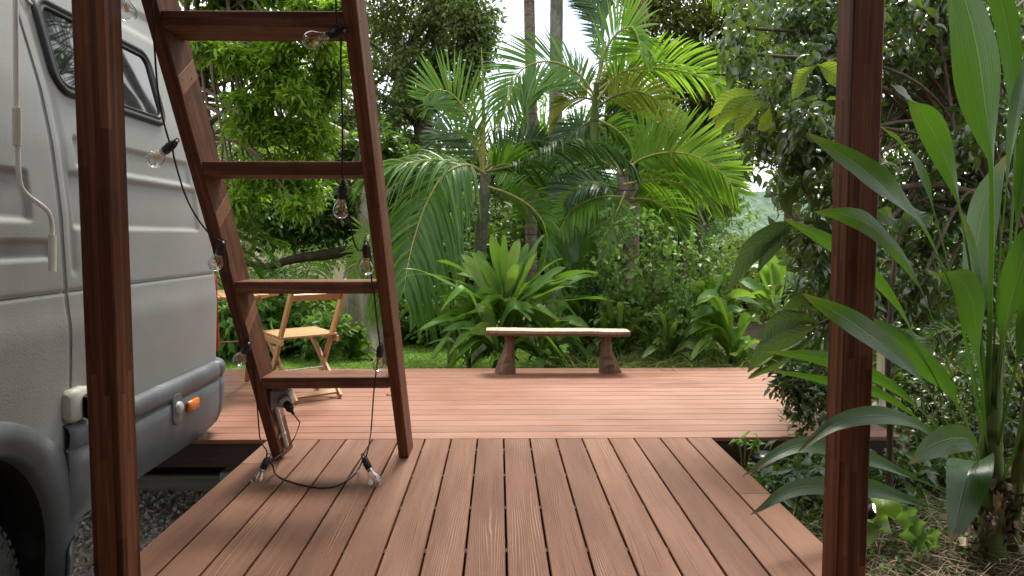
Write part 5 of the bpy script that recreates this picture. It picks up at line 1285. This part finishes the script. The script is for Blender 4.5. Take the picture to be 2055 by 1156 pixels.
# ================================================================== bed behind the bench
def strap_plant(name, label, groups, mat, group=None, dead=None):
    r = thing(name, label, "plant", group)
    for (bx, d, tips, wpx, kw) in groups:
        base = gpt(bx, d); base[2] = max(base[2], W(bx, kw.pop("by", 735), d)[2]) if "by" in kw else base[2]
        mb = MB(); rosette(mb, base + (0, 0, .05), tips, wpx * d / F, d, **kw); mb.build("leaves", mat, r)
        mb = MB(); g0 = gpt(bx, d); tube(mb, [g0 - (0, 0, .05), base + (0, 0, .08)], [.03, .022], 8); mb.build("stem", M_BRANCH, r)
    return r
tips1 = [(985, 468), (1012, 462), (958, 500), (1042, 470), (1092, 462), (1078, 505), (944, 498), (926, 520), (1136, 536), (1118, 556), (905, 560), (900, 585), (1000, 520), (1050, 520), (1064, 590), (880, 566), (1112, 590), (930, 610), (1022, 500), (970, 540), (1030, 545), (1088, 545), (1145, 560), (940, 550), (1000, 480), (1060, 480), (1130, 515), (912, 540), (1070, 620), (915, 630)] + [(rng.normal(1020, 85), rng.uniform(500, 660)) for _ in range(40)]
strap_plant("strap_leaf_plant", "large bright green strap leaved plant standing behind the left end of the bench",
            [(1012, 6.85, tips1[:16] + tips1[34:], 20, dict(arch=.08, pet=.22, by=650, tipdroop=.05, dd=.25, fold=.16)), (1025, 7.05, tips1[16:], 18, dict(arch=.10, pet=.22, by=640, tipdroop=.10, dd=.25, fold=.16))], M_L_CORDB)
tl = [(rng.normal(1040, 95), rng.uniform(610, 735)) for _ in range(26)] + [(900, 690), (880, 660), (930, 640), (915, 720), (950, 610), (1095, 640), (1150, 635), (1190, 650), (1178, 640), (1130, 690), (1150, 700), (1195, 725), (1060, 725), (980, 740), (1010, 720), (905, 650), (1100, 710), (1050, 650), (1165, 620), (1120, 610), (1140, 735), (940, 735), (890, 735), (1080, 745), (1170, 690)]
strap_plant("strap_leaf_plant", "low clump of arching strap leaves with yellow tips under the bench",
            [(1000, 6.70, tl[:30], 25, dict(arch=.42, pet=.12, by=728, tipdroop=.25, dd=.2)), (1090, 6.75, tl[22:], 25, dict(arch=.42, pet=.12, by=728, tipdroop=.25, dd=.2)), (940, 6.9, [(880, 640), (905, 630), (860, 690), (900, 740), (960, 680), (980, 660), (870, 715), (930, 690)], 20, dict(arch=.35, pet=.1, by=730, tipdroop=.2, dd=.2))], M_L_CORDB)
strap_plant("strap_leaf_plant", "yellow green strap leaved clump at the right behind the deck edge",
            [(1400, 7.0, [(1330, 560), (1360, 600), (1390, 560), (1440, 545), (1470, 590), (1500, 620), (1340, 640), (1420, 600), (1460, 640), (1500, 680), (1370, 650), (1420, 660)] + [(rng.uniform(1320, 1520), rng.uniform(540, 690)) for _ in range(16)], 24, dict(arch=.25, pet=.2, by=700, dd=.3)),
             (1470, 6.7, [(1385, 640), (1400, 700), (1430, 640), (1400, 670), (1500, 690), (1520, 720), (1450, 620), (1545, 690), (1385, 720), (1530, 650), (1480, 660)] + [(rng.uniform(1380, 1560), rng.uniform(600, 730)) for _ in range(16)], 24, dict(arch=.35, pet=.15, by=738, dd=.3))], M_L_CORDB)
strap_plant("strap_leaf_plant", "pale shiny strap leaves lit in the gap beside the dark tree",
            [(1560, 6.6, [(1480, 560), (1500, 520), (1530, 510), (1560, 520), (1500, 590), (1600, 540), (1620, 600), (1475, 600), (1530, 560)], 30, dict(arch=.25, pet=.2, by=660, dd=.3))], M_L_CORDB)
strap_plant("strap_leaf_plant", "dark green broad leaved clump in the shade right of the bright strap plant",
            [(1185, 7.4, [(1120, 470), (1150, 440), (1180, 450), (1210, 480), (1150, 520), (1230, 540), (1130, 540), (1200, 560), (1170, 500), (1240, 600), (1110, 600), (1250, 640), (1190, 620)], 34, dict(arch=.12, pet=.2, by=690, dd=.3))], M_L_CORD)
for i_, (bx, d_, x0_, x1_, y0_, y1_, w_, lab) in enumerate([(1235, 7.0, 1165, 1330, 560, 710, 15, "thin leaved green clump just right of the bench leg"), (1300, 7.6, 1220, 1400, 500, 660, 20, "taller mid green strap leaved clump behind the thin shrub"), (1345, 6.8, 1270, 1430, 610, 725, 15, "thin arching leaved clump in the middle of the bed right of the bench"), (1160, 7.6, 1100, 1250, 580, 700, 18, "mid green strap leaved clump behind the right half of the bench")]):
    strap_plant("strap_leaf_plant", lab, [(bx, d_, [(rng.uniform(x0_, x1_), rng.uniform(y0_, y1_)) for _ in range(34)], w_, dict(arch=.22, pet=.15, by=725, dd=.35, tipdroop=.2))], M_L_STRAPM)
# banana-like leaves left of the strap plant
r = thing("banana_plant", "ragged banana plant with pale torn leaves left of the bright strap plant", "plant")
for px0, pts, wpx in ((905, [(905, 640), (870, 622), (838, 640), (822, 668)], 26), (905, [(905, 640), (885, 600), (850, 590), (800, 640)], 22), (910, [(910, 650), (880, 650), (850, 660), (838, 690)], 18), (900, [(900, 600), (890, 545), (930, 512), (980, 512)], 24), (905, [(905, 600), (880, 560), (850, 565), (820, 600)], 22), (910, [(910, 620), (880, 585), (850, 600), (835, 640)], 20), (915, [(915, 600), (925, 540), (900, 515), (890, 520)], 26)):
    mb = MB(); blade(mb, [W(x, y, 8.0 - .08 * i) for i, (x, y) in enumerate(pts)], wpx * 8 / F, .12, .12, .25, 24, (0, .6, 1) if px0 % 2 else (0, 1, .4), wave=.03); mb.build("leaf", M_L_BANANA, r)
mb = MB(); tube(mb, [gpt(906, 8.0), W(906, 650, 8.0), W(908, 590, 8.0)], [.05, .04, .02], 10); mb.build("stem", M_CROWNSH, r)

def shrub(label, stems, clumps, lm, ll, lw, **kw):
    r = thing("wild_shrub", label, "shrub")
    mw = MB()
    for pts in stems:
        q = spline([W(*p) for p in pts], 30); tube(mw, q, np.linspace(kw.get("sr", .011), .004, 30), 6, rough=.1)
    mw.build("stem", M_BRANCH, r)
    ml, mt = MB(), MB()
    for (px, py, d, rp, *e) in clumps:
        c = W(px, py, d); rad = rp * d / F; nt = int(kw.get("twigs", 30) * (e[0] if e else 1)); Q = c + rdir(nt) * (rng.random(nt) ** .5 * rad)[:, None]
        for i in range(0, nt, 2): tube(mt, spline([c, lerp(c, Q[i], .5) + rng.normal(0, .08 * rad, 3), Q[i]], 4), [.004, .003, .0025, .0015], 3, cap=False)
        per = kw.get("per", 7); t = nt * per
        P = np.repeat(Q, per, 0) + rng.normal(0, ll * .8, (t, 3)); D = norm(np.repeat(norm(Q - c), per, 0) * .5 + rdir(t) + np.array([0, 0, -.2])); N = norm(rdir(t) * .7 + np.array([0, 0, .9]))
        s = rng.uniform(.6, 1.2, t); leaves(ml, P, D, N, ll * s, lw * s, kw.get("tpl", LEAF8), np.clip(np.repeat(rng.random(nt), per) * .5 + rng.random(t) * .5, 0, 1))
    ml.build("leaves", lm, r); mt.build("twigs", M_TWIG, r)
shrub("open wild shrub with small leaves on thin stems right of the bench",
      [[(1265, 735, 7.0), (1290, 640, 7.0), (1310, 560, 7.0), (1308, 480, 7.0)], [(1306, 600, 7.0), (1360, 560, 6.9), (1400, 520, 6.8)], [(1290, 660, 7.0), (1230, 600, 7.1), (1215, 560, 7.1)], [(1310, 560, 7), (1250, 500, 7.1), (1230, 450, 7.1)]],
      [(1310, 480, 7, 44), (1260, 450, 7.1, 44), (1350, 520, 6.9, 44), (1400, 510, 6.8, 40), (1230, 520, 7.1, 46), (1290, 550, 7.0, 44), (1200, 580, 7.1, 44), (1250, 610, 7.0, 46), (1330, 600, 6.9, 44), (1180, 540, 7.2, 40), (1390, 580, 6.9, 44), (1440, 520, 6.9, 34), (1220, 660, 7.0, 44), (1300, 660, 7.0, 50), (1360, 660, 6.95, 44)], M_L_SHRUB, .075, .042, twigs=14, per=6)
shrub("dense low green shrub filling the bed between the bench and the right deck edge",
      [[(1320, 740, 7.3), (1330, 640, 7.3), (1350, 560, 7.3)]],
      [(1280, 680, 7.5, 40), (1400, 660, 7.4, 40), (1240, 620, 7.7, 44), (1340, 600, 7.7, 44)], M_L_SHRUB, .12, .045, twigs=34, per=7)
# wild grass along the back edge of the deck
def grass_band(label, px0, px1, y0, y1, n, h, w, lm, lean=.7):
    xs = rng.uniform(px0, px1, n); ys = rng.uniform(y0, y1, n)
    P = np.array([gpt(a, b) for a, b in zip(xs, ys)])
    mb = MB(); grass_tuft(mb, P, h, w, lean); tag(mb.build("wild_grass", lm), label, kind="stuff")
grass_band("long dark wild grass growing right of the bench along the deck edge", 1150, 1500, 6.42, 7.3, 6500, .50, .012, M_L_WEED, .9)
grass_band("thin wild grass around the strap plants left of the bench", 880, 1150, 6.5, 7.1, 900, .30, .009, M_L_WEED, .9)
n = 46000; xs = rng.uniform(-7, .8, n); ys = 6.5 + 6.2 * rng.random(n) ** 1.5
P = np.stack([xs, ys, hgt(xs, ys) + .01], -1); mb = MB(); grass_tuft(mb, P, .05, .008, .7); tag(mb.build("lawn_grass", M_L_GRASS), "short bright green lawn grass behind the deck on the left", kind="stuff")

# ================================================================== right hand bed
# glossy dark tree behind the right post
cl = []
lefts = [(-60, 1470), (0, 1470), (100, 1450), (200, 1500), (300, 1500), (400, 1570), (500, 1610), (600, 1590), (700, 1620), (780, 1640)]
for py in range(-60, 800, 62):
    xl = np.interp(py, [a for a, _ in lefts], [b for _, b in lefts])
    for px in np.arange(xl + 40, 2130, 74):
        if py > 640 and 1690 < px < 2100: continue
        cl.append((px + rng.uniform(-24, 24), py + rng.uniform(-24, 24), rng.uniform(3.9, 5.6), rng.uniform(44, 62), .8 if px > 1560 else .62))
for x_, y_, z_, r_ in ((4.6, 2.2, 1.0, .9), (5.4, .6, 1.2, 1.0), (5.6, .6, 2.8, 1.1), (5.8, -1.0, 1.4, 1.1), (5.8, -.8, 3.2, 1.1), (5.0, 3.4, 2.2, 1.0), (5.6, 4.4, 3.4, 1.1)): cl.append((x_, y_, z_, r_, 3.2, 1))  # unseen clumps added past the right edge to cut side light and window reflections
b = gpt(2085, 4.9)
tree("glossy_dark_tree", "dark glossy small leaved tree filling the right side behind the post", "tree", None, [b, W(2090, 620, 4.8), W(2060, 480, 4.6), W(2000, 400, 4.5), W(1960, 300, 4.5), W(1900, 120, 4.6), W(1850, -60, 4.6)], (.085, .03), cl,
     M_L_DARK, .088, .036, twigs=18, per=9, tpl=LEAF9, bark=M_BRANCH, fork=.4, limb_r=.011, spread=1.1, grav=.75, twig_r=.004, out=.5, squash=1.0, upn=.5)
mb = MB()
for pts, r0 in (([(2060, 440, 4.5), (2000, 405, 4.4), (1940, 385, 4.3), (1880, 372, 4.25), (1800, 378, 4.2), (1740, 400, 4.2)], .032), ([(2060, 455, 4.5), (1990, 430, 4.4), (1900, 420, 4.3), (1850, 402, 4.3)], .018), ([(2075, 520, 4.7), (1985, 395, 4.5), (1950, 380, 4.4)], .04), ([(1800, 378, 4.2), (1740, 290, 4.2), (1700, 220, 4.2)], .010), ([(1560, 270, 4.2), (1600, 300, 4.3), (1660, 360, 4.4)], .006)):
    q = spline([W(*p) for p in pts], 30); tube(mb, q, np.linspace(r0, r0 * .45, 30), 9, rough=.2)
mb.build("limb", M_BRANCH, bpy.data.objects["glossy_dark_tree"])
# drooping dark spray over the deck
shrub("dark leafy spray drooping over the right end of the wide deck", [[(1720, 640, 4.1), (1680, 700, 4.05), (1620, 780, 4.0)]],
      [(1600, 780, 4.0, 26), (1630, 800, 4.0, 34), (1620, 830, 4.0, 24), (1660, 790, 4.05, 34), (1650, 760, 4.1, 34), (1590, 760, 4.0, 22)], M_L_DARK, .052, .024, twigs=24, per=8)
# loquat-like plant with big ribbed leaves
r = thing("ribbed_leaf_plant", "plant with large dull ribbed leaves hanging over the deck left of the right post", "plant")
mb = MB(); q = spline([gpt(1745, 4.5), W(1735, 700, 4.4), W(1690, 560, 4.3), W(1640, 440, 4.25), W(1585, 300, 4.2), W(1540, 190, 4.2)], 50); tube(mb, q, np.linspace(.016, .006, 50), 8, rough=.1)
for a, b_ in (((1690, 560), (1590, 450)), ((1720, 650), (1640, 650))): q = spline([W(*a, 4.3), W((a[0] + b_[0]) / 2, (a[1] + b_[1]) / 2 - 12, 4.25), W(*b_, 4.2)], 12); tube(mb, q, .006, 6)
mb.build("stem", M_BRANCH, r)
RL = [((1592, 450), (1560, 462), (1505, 505), (1462, 580), 46), ((1592, 452), (1565, 480), (1535, 510), (1520, 548), 32), ((1592, 448), (1640, 455), (1680, 500), (1690, 540), 44), ((1645, 650), (1600, 640), (1555, 650), (1530, 690), 40), ((1645, 652), (1600, 672), (1540, 700), (1500, 748), 42), ((1648, 655), (1610, 700), (1550, 735), (1500, 760), 40), ((1650, 640), (1630, 610), (1590, 610), (1560, 640), 38), ((1655, 660), (1625, 715), (1590, 740), (1550, 770), 38), ((1650, 640), (1690, 600), (1720, 620), (1730, 660), 42), ((1592, 440), (1580, 410), (1610, 380), (1650, 390), 36), ((1600, 470), (1630, 500), (1650, 560), (1640, 600), 42), ((1650, 655), (1660, 700), (1640, 760), (1610, 800), 40)]
for *pp, wpx in RL:
    mb = MB(); pts = [W(x, y, 4.2 - .05 * i) for i, (x, y) in enumerate(pp)]; blade(mb, pts, wpx * 4.2 / F, .06, .08, .22, 20, np.cross(pts[-1] - pts[0], [rng.normal(0, .25), 1, rng.normal(0, .25) + .35]), wave=.004, peak=.55); mb.build("leaf", M_L_RIB, r)
for *pp, wpx in [((1520, 185), (1490, 190), (1455, 205), (1422, 238), 34), ((1522, 195), (1495, 205), (1465, 225), (1433, 262), 34), ((1535, 205), (1515, 215), (1495, 235), (1472, 268), 36), ((1545, 210), (1540, 235), (1530, 250), (1520, 260), 30), ((1640, 130), (1665, 140), (1690, 160), (1700, 190), 44), ((1640, 130), (1610, 150), (1600, 175), (1590, 200), 30)]:
    mb = MB(); pts = [W(x, y, 4.1 - .04 * i) for i, (x, y) in enumerate(pp)]; blade(mb, pts, wpx * 4.1 / F, .05, .08, .2, 20, np.cross(pts[-1] - pts[0], [rng.normal(0, .2), 1, .3]), wave=.003, peak=.55); tag(mb.build("leaf", M_L_RIBY, r), "bright yellow green young leaf")
# thin sapling right of the post
r = thing("thin_sapling", "thin dark sapling stem rising beside the right post", "sapling")
mb = MB(); g0 = WZ(1783, 1075, hgt(1.65, 3.1)); q = spline([g0 - (0, 0, .05), W(1784, 980, g0[1]), W(1786, 860, g0[1]), W(1782, 720, g0[1]), W(1792, 560, g0[1] + .1), W(1806, 440, g0[1] + .2)], 40); tube(mb, q, np.linspace(.017, .009, 40), 9, rough=.25); mb.build("stem", M_TWIG, r)
mb = MB()
for pts, wpx in (([(1800, 470), (1790, 450), (1770, 440), (1750, 455)], 50), ([(1800, 470), (1825, 445), (1850, 440), (1870, 460)], 50), ([(1782, 700), (1800, 680), (1850, 690), (1880, 720)], 40)):
    blade(mb, [W(x, y, g0[1] + .1) for x, y in pts], wpx * g0[1] / F, .08, .08, .15, 16, (0, .5, 1))
mb.build("leaves", M_L_RIB, r)

# big strap leaved plant in front of the right post
r = thing("large_strap_plant", "large strap leaved plant in the right foreground with leaves crossing the post", "plant")
SB = WZ(1992, 1120, float(hgt(2.0, 2.85))); SB[1] = min(max(SB[1], 2.6), 3.0)
ds = SB[1]
def cl_(pp, dd, w, pet=.35, side=None, **kw):
    n = len(pp); mb = MB()
    blade(mb, [W(x, y, q) for (x, y), q in zip(pp, np.interp(np.linspace(0, 1, n), np.linspace(0, 1, len(dd)), dd))], w * np.mean(dd[-2:]) * .66 / F, pet, kw.pop("petw", .13), kw.pop("fold", .22), 44, side, wave=kw.pop("wave", .004), **kw)
    mb.build("leaf", M_L_CORD, r)
V_ = lambda a, b, c: np.array([a, b, c], float)
cl_([(1985, 900), (1992, 620), (1994, 360), (1975, 200), (1952, 60), (1900, -110)], (ds, 2.55, 2.4), 162, .44, V_(1, .15, .25), fold=.12)
cl_([(2000, 900), (2022, 560), (2036, 330), (2030, 120), (2000, -30), (1960, -80)], (ds, 2.8, 2.8), 62, .45, V_(.8, -.7, .2))
cl_([(1990, 880), (1958, 600), (1928, 420), (1890, 300), (1838, 210), (1788, 170)], (ds, 2.75, 2.6), 80, .42, V_(.6, .1, -.5), fold=.15)
cl_([(1985, 900), (1930, 650), (1880, 450), (1848, 350), (1808, 290), (1768, 254)], (ds, 2.8, 2.8), 52, .46, V_(.6, .2, -.5))
cl_([(1985, 940), (1925, 640), (1868, 490), (1800, 400), (1720, 330), (1618, 266)], (ds, 2.45, 2.1, 2.0, 1.98), 78, .36, V_(.5, .2, -.75), fold=.3)
cl_([(1980, 960), (1900, 720), (1840, 560), (1770, 470), (1710, 435), (1633, 425)], (ds, 2.45, 2.1, 2.0, 1.98), 64, .36, V_(.35, .3, -.8), fold=.25)
cl_([(1975, 960), (1890, 790), (1820, 650), (1740, 545), (1670, 490), (1570, 437)], (ds, 2.75, 2.7), 56, .36, V_(.5, .3, -.7))
cl_([(1975, 980), (1900, 850), (1840, 755), (1770, 690), (1700, 640), (1608, 588)], (ds, 2.45, 2.1, 2.0, 1.98), 84, .32, V_(.45, .15, -.85), fold=.12)
cl_([(1980, 980), (1940, 860), (1890, 770), (1830, 710), (1780, 668), (1720, 630)], (ds, 2.75, 2.7), 76, .22, V_(.5, .2, -.8), fold=.12)
cl_([(1985, 960), (1974, 800), (1962, 700), (1952, 610), (1925, 560), (1864, 548)], (ds, 2.5, 2.35), 84, .36, V_(1, .1, .1), fold=.1)
cl_([(1975, 1010), (1905, 910), (1850, 860), (1770, 835), (1680, 850), (1600, 908)], (ds, 2.45, 2.1, 2.0, 1.98), 58, .3, V_(.1, .6, .8), fold=.3)
cl_([(1975, 990), (1900, 880), (1820, 800), (1740, 750), (1640, 718), (1532, 706)], (ds, 2.75, 2.6), 50, .36, V_(.3, .4, -.8))
cl_([(1970, 990), (1900, 900), (1840, 840), (1760, 790), (1660, 765), (1540, 742)], (ds, 2.8, 2.75), 38, .4, V_(.3, .4, -.8))
cl_([(1980, 1030), (1890, 985), (1800, 945), (1720, 915), (1600, 895), (1488, 958)], (ds, 2.75, 2.5), 58, .3, V_(.1, .6, .8), fold=.3)
cl_([(1985, 1060), (1900, 1030), (1810, 1000), (1730, 980), (1600, 980), (1505, 1034)], (ds, 2.75, 2.45), 62, .28, V_(.1, .6, .8), fold=.3)
cl_([(1985, 1000), (1965, 930), (1950, 888), (1915, 880), (1870, 895), (1822, 932)], (ds, 2.35, 2.2), 92, .3, V_(.3, .35, .9), fold=.1)
cl_([(1995, 1000), (1985, 950), (1965, 925), (1942, 950), (1925, 1020), (1908, 1090)], (ds, 2.35, 2.2), 128, .22, V_(1, .1, .15), fold=.2)
cl_([(1985, 880), (1970, 720), (1955, 600), (1958, 500), (1978, 400), (2020, 310)], (ds, 2.9, 3.0), 118, .3, V_(1, .2, -.1), fold=.15)
cl_([(1995, 900), (2005, 740), (2020, 640), (2040, 560), (2065, 480), (2110, 420)], (ds, 2.6, 2.5), 92, .3, V_(.8, .1, -.5), fold=.15)
cl_([(1995, 940), (2030, 780), (2060, 660), (2090, 560), (2120, 480), (2150, 420)], (ds, 2.4, 2.3), 96, .3, V_(.8, .1, -.5))
cl_([(2000, 1000), (2040, 900), (2075, 800), (2110, 720), (2150, 680), (2190, 660)], (ds, 2.4, 2.3), 80, .4, V_(.6, .3, -.6))
cl_([(1990, 860), (2000, 640), (2015, 440), (2030, 300), (2050, 180), (2080, 60)], (ds, 2.7, 2.7), 52, .5, V_(.9, .3, .1))
cl_([(1995, 860), (2018, 660), (2038, 480), (2058, 330), (2085, 200), (2110, 100)], (ds, 2.6, 2.5), 62, .45, V_(.9, -.2, .1))
cl_([(1990, 960), (1978, 820), (1968, 700), (1960, 600), (1950, 520), (1930, 430)], (ds, 2.8, 2.8), 50, .6, V_(1, .3, 0))
cl_([(2005, 1040), (2040, 990), (2080, 940), (2120, 920), (2170, 930), (2200, 960)], (ds, 2.6, 2.5), 80, .3, V_(.3, .5, .7))
mb = MB()
q = spline([SB - (0, 0, .08), W(1990, 1040, ds), W(1988, 940, ds), W(1992, 820, ds), W(2002, 690, ds)], 40); tube(mb, q, np.interp(np.linspace(0, 1, 40), [0, .25, .6, 1], [.052, .046, .040, .018]), 12, rough=.1)
q = spline([SB + (.06, .02, -.08), W(2030, 1060, ds), W(2045, 930, ds - .1), W(2062, 800, ds - .2)], 30); tube(mb, q, np.linspace(.035, .014, 30), 10, rough=.1)
mb.build("stem", M_CROWNSH, r)
mb = MB()        # shreds of old leaf bases
for k in range(46):
    a = rng.uniform(0, 6.28); z0 = rng.uniform(-.02, .30); c = SB + (math.cos(a) * .05, math.sin(a) * .05, z0)
    blade(mb, [c, c + (math.cos(a) * .03, math.sin(a) * .03, .07), c + (math.cos(a) * .07, math.sin(a) * .07, .09 + rng.uniform(-.12, .03))], .03, .1, .6, .3, 8, None)
mb.build("old_leaf_bases", M_STRAW, r)

# ground under it: straw, creeping plants, young leaves
n = 20000; xs = rng.uniform(1.25, 3.6, n); ys = rng.uniform(1.6, 4.0, n)
keep = (xs > XR + .06) & (rng.random(n) < np.clip((xs - 1.25) / .35, .05, 1) * np.clip((4.1 - ys) / .9, 0.1, 1)); xs, ys = xs[keep], ys[keep]; m = len(xs)
P = np.stack([xs, ys, hgt(xs, ys) + rng.uniform(.003, .05, m)], -1); D = rdir(m); D[:, 2] *= .22
mb = MB(); leaves(mb, P, D, norm(rdir(m) * .6 + np.array([0, 0, 1])), rng.uniform(.06, .26, m), rng.uniform(.0014, .0042, m), FLAT3, rng.random(m)); tag(mb.build("straw_mulch", M_STRAW), "dry brown straw and dead leaf mulch under the big strap plant", kind="stuff")
n = 6500; xs = rng.uniform(1.22, 3.2, n); ys = rng.uniform(2.7, 4.02, n); keep = (xs > XR + .04) & (rng.random(n) < np.clip((ys - 2.55) / .8, 0, 1)); xs, ys = xs[keep], ys[keep]; m = len(xs)
P = np.stack([xs, ys, hgt(xs, ys) + rng.uniform(.01, .10, m) * rng.random(m)], -1)
mb = MB(); leaves(mb, P, norm(rdir(m) + np.array([0, 0, .1])), norm(rdir(m) * .5 + np.array([0, 0, 1])), rng.uniform(.025, .055, m), rng.uniform(.014, .030, m), LEAF8); tag(mb.build("ground_cover", M_L_FIG), "low creeping green ground cover beside the walkway on the right", kind="stuff")
r = thing("young_broad_plant", "young yellow green broad leaf standing at the foot of the right post", "plant")
mb = MB(); blade(mb, [WZ(1735, 1120, -.15), W(1745, 1060, 2.95), W(1770, 1020, 2.95), W(1795, 985, 3.0)], .18, .12, .1, .2, 20, V_(.8, .2, .5)); mb.build("leaf", M_L_STRAPM, r)
r = thing("young_broad_plant", "small pale green broad leaved seedling in the straw mulch", "plant")
for pts, wd in (([(1845, 1120), (1838, 1080), (1828, 1045), (1810, 1012)], .10), ([(1845, 1125), (1852, 1090), (1845, 1060), (1825, 1040)], .07), ([(1846, 1125), (1870, 1100), (1880, 1080), (1862, 1060)], .06)):
    mb = MB(); blade(mb, [W(x, y, 2.85 - .02 * i) for i, (x, y) in enumerate(pts)], wd, .12, .12, .2, 16, V_(.9, .2, .4)); mb.build("leaf", M_L_SHRUB, r)
# low plants at the right edge and behind, below the dark tree
shrub("low dark leafy bushes below the dark tree at the right of the deck", [[(1850, 900, 4.6), (1850, 780, 4.6)]],
      [(1800, 860, 5.0, 60), (1880, 830, 5.0, 70), (1960, 820, 4.8, 70), (2050, 820, 4.6, 80), (1850, 760, 5.2, 70), (1950, 740, 5.2, 80), (2050, 720, 5.0, 80), (1780, 780, 5.4, 60), (2080, 920, 4.2, 80), (1850, 900, 4.6, 40), (2000, 900, 4.4, 60), (1760, 700, 5.6, 60), (1820, 680, 5.6, 60), (1800, 975, 3.6, 22), (1860, 950, 3.7, 26), (1590, 985, 3.5, 20), (1640, 960, 3.7, 22), (1930, 985, 3.5, 24)], M_L_DARK, .085, .036, twigs=34, per=8)
palm("feather_fern", "pale feathery fern fronds behind the large strap plant at the right", "fern", None, [gpt(2060, 3.6), W(2055, 760, 3.6)],
     [fr([(2055, 770), (1980, 690), (1900, 660), (1840, 690)], (3.6, 3.7), 46, roll=25, n=34, droop=.4, w=.009, r0=.004), fr([(2055, 760), (2020, 660), (2040, 620), (2075, 600)], (3.6, 3.7), 50, roll=25, n=30, droop=.4, w=.010, r0=.004), fr([(2055, 780), (2010, 720), (1960, 700), (1930, 730)], (3.6, 3.5), 46, roll=25, n=30, droop=.4, w=.010, r0=.004)], (.012, .008), M_TWIG)
r = thing("weed_seedling", "little bright green weed sprouting from the gap beside the walkway", "plant")
mb = MB(); g0 = gpt(1500, 3.95)
for k in range(9):
    t = W(1500 + rng.uniform(-28, 34), 880 + rng.uniform(-10, 60), 3.95); q = spline([g0, lerp(g0, t, .6) + (0, 0, .05), t], 8); tube(mb, q, .0022, 4, 1)
    leaves(mb, np.repeat(t[None], 4, 0), rdir(4), norm(rdir(4) * .4 + np.array([0, 0, 1])), .05, .024, LEAF8)
mb.build("leaves", [M_L_CORDB, M_RACH], r)
# a few fallen leaves on the gravel and deck
r = MB(); n = 40
P = np.stack([rng.uniform(-2.2, -1.3, n), rng.uniform(2.4, 4.4, n), np.full(n, -.487)], -1); leaves(r, P, rdir(n) * np.array([1, 1, .1]), norm(rdir(n) * .3 + np.array([0, 0, 1])), rng.uniform(.03, .06, n), rng.uniform(.015, .028, n), LEAF8)
tag(r.build("fallen_leaves", M_STRAW), "dry fallen leaves scattered over the gravel under the van", kind="stuff")
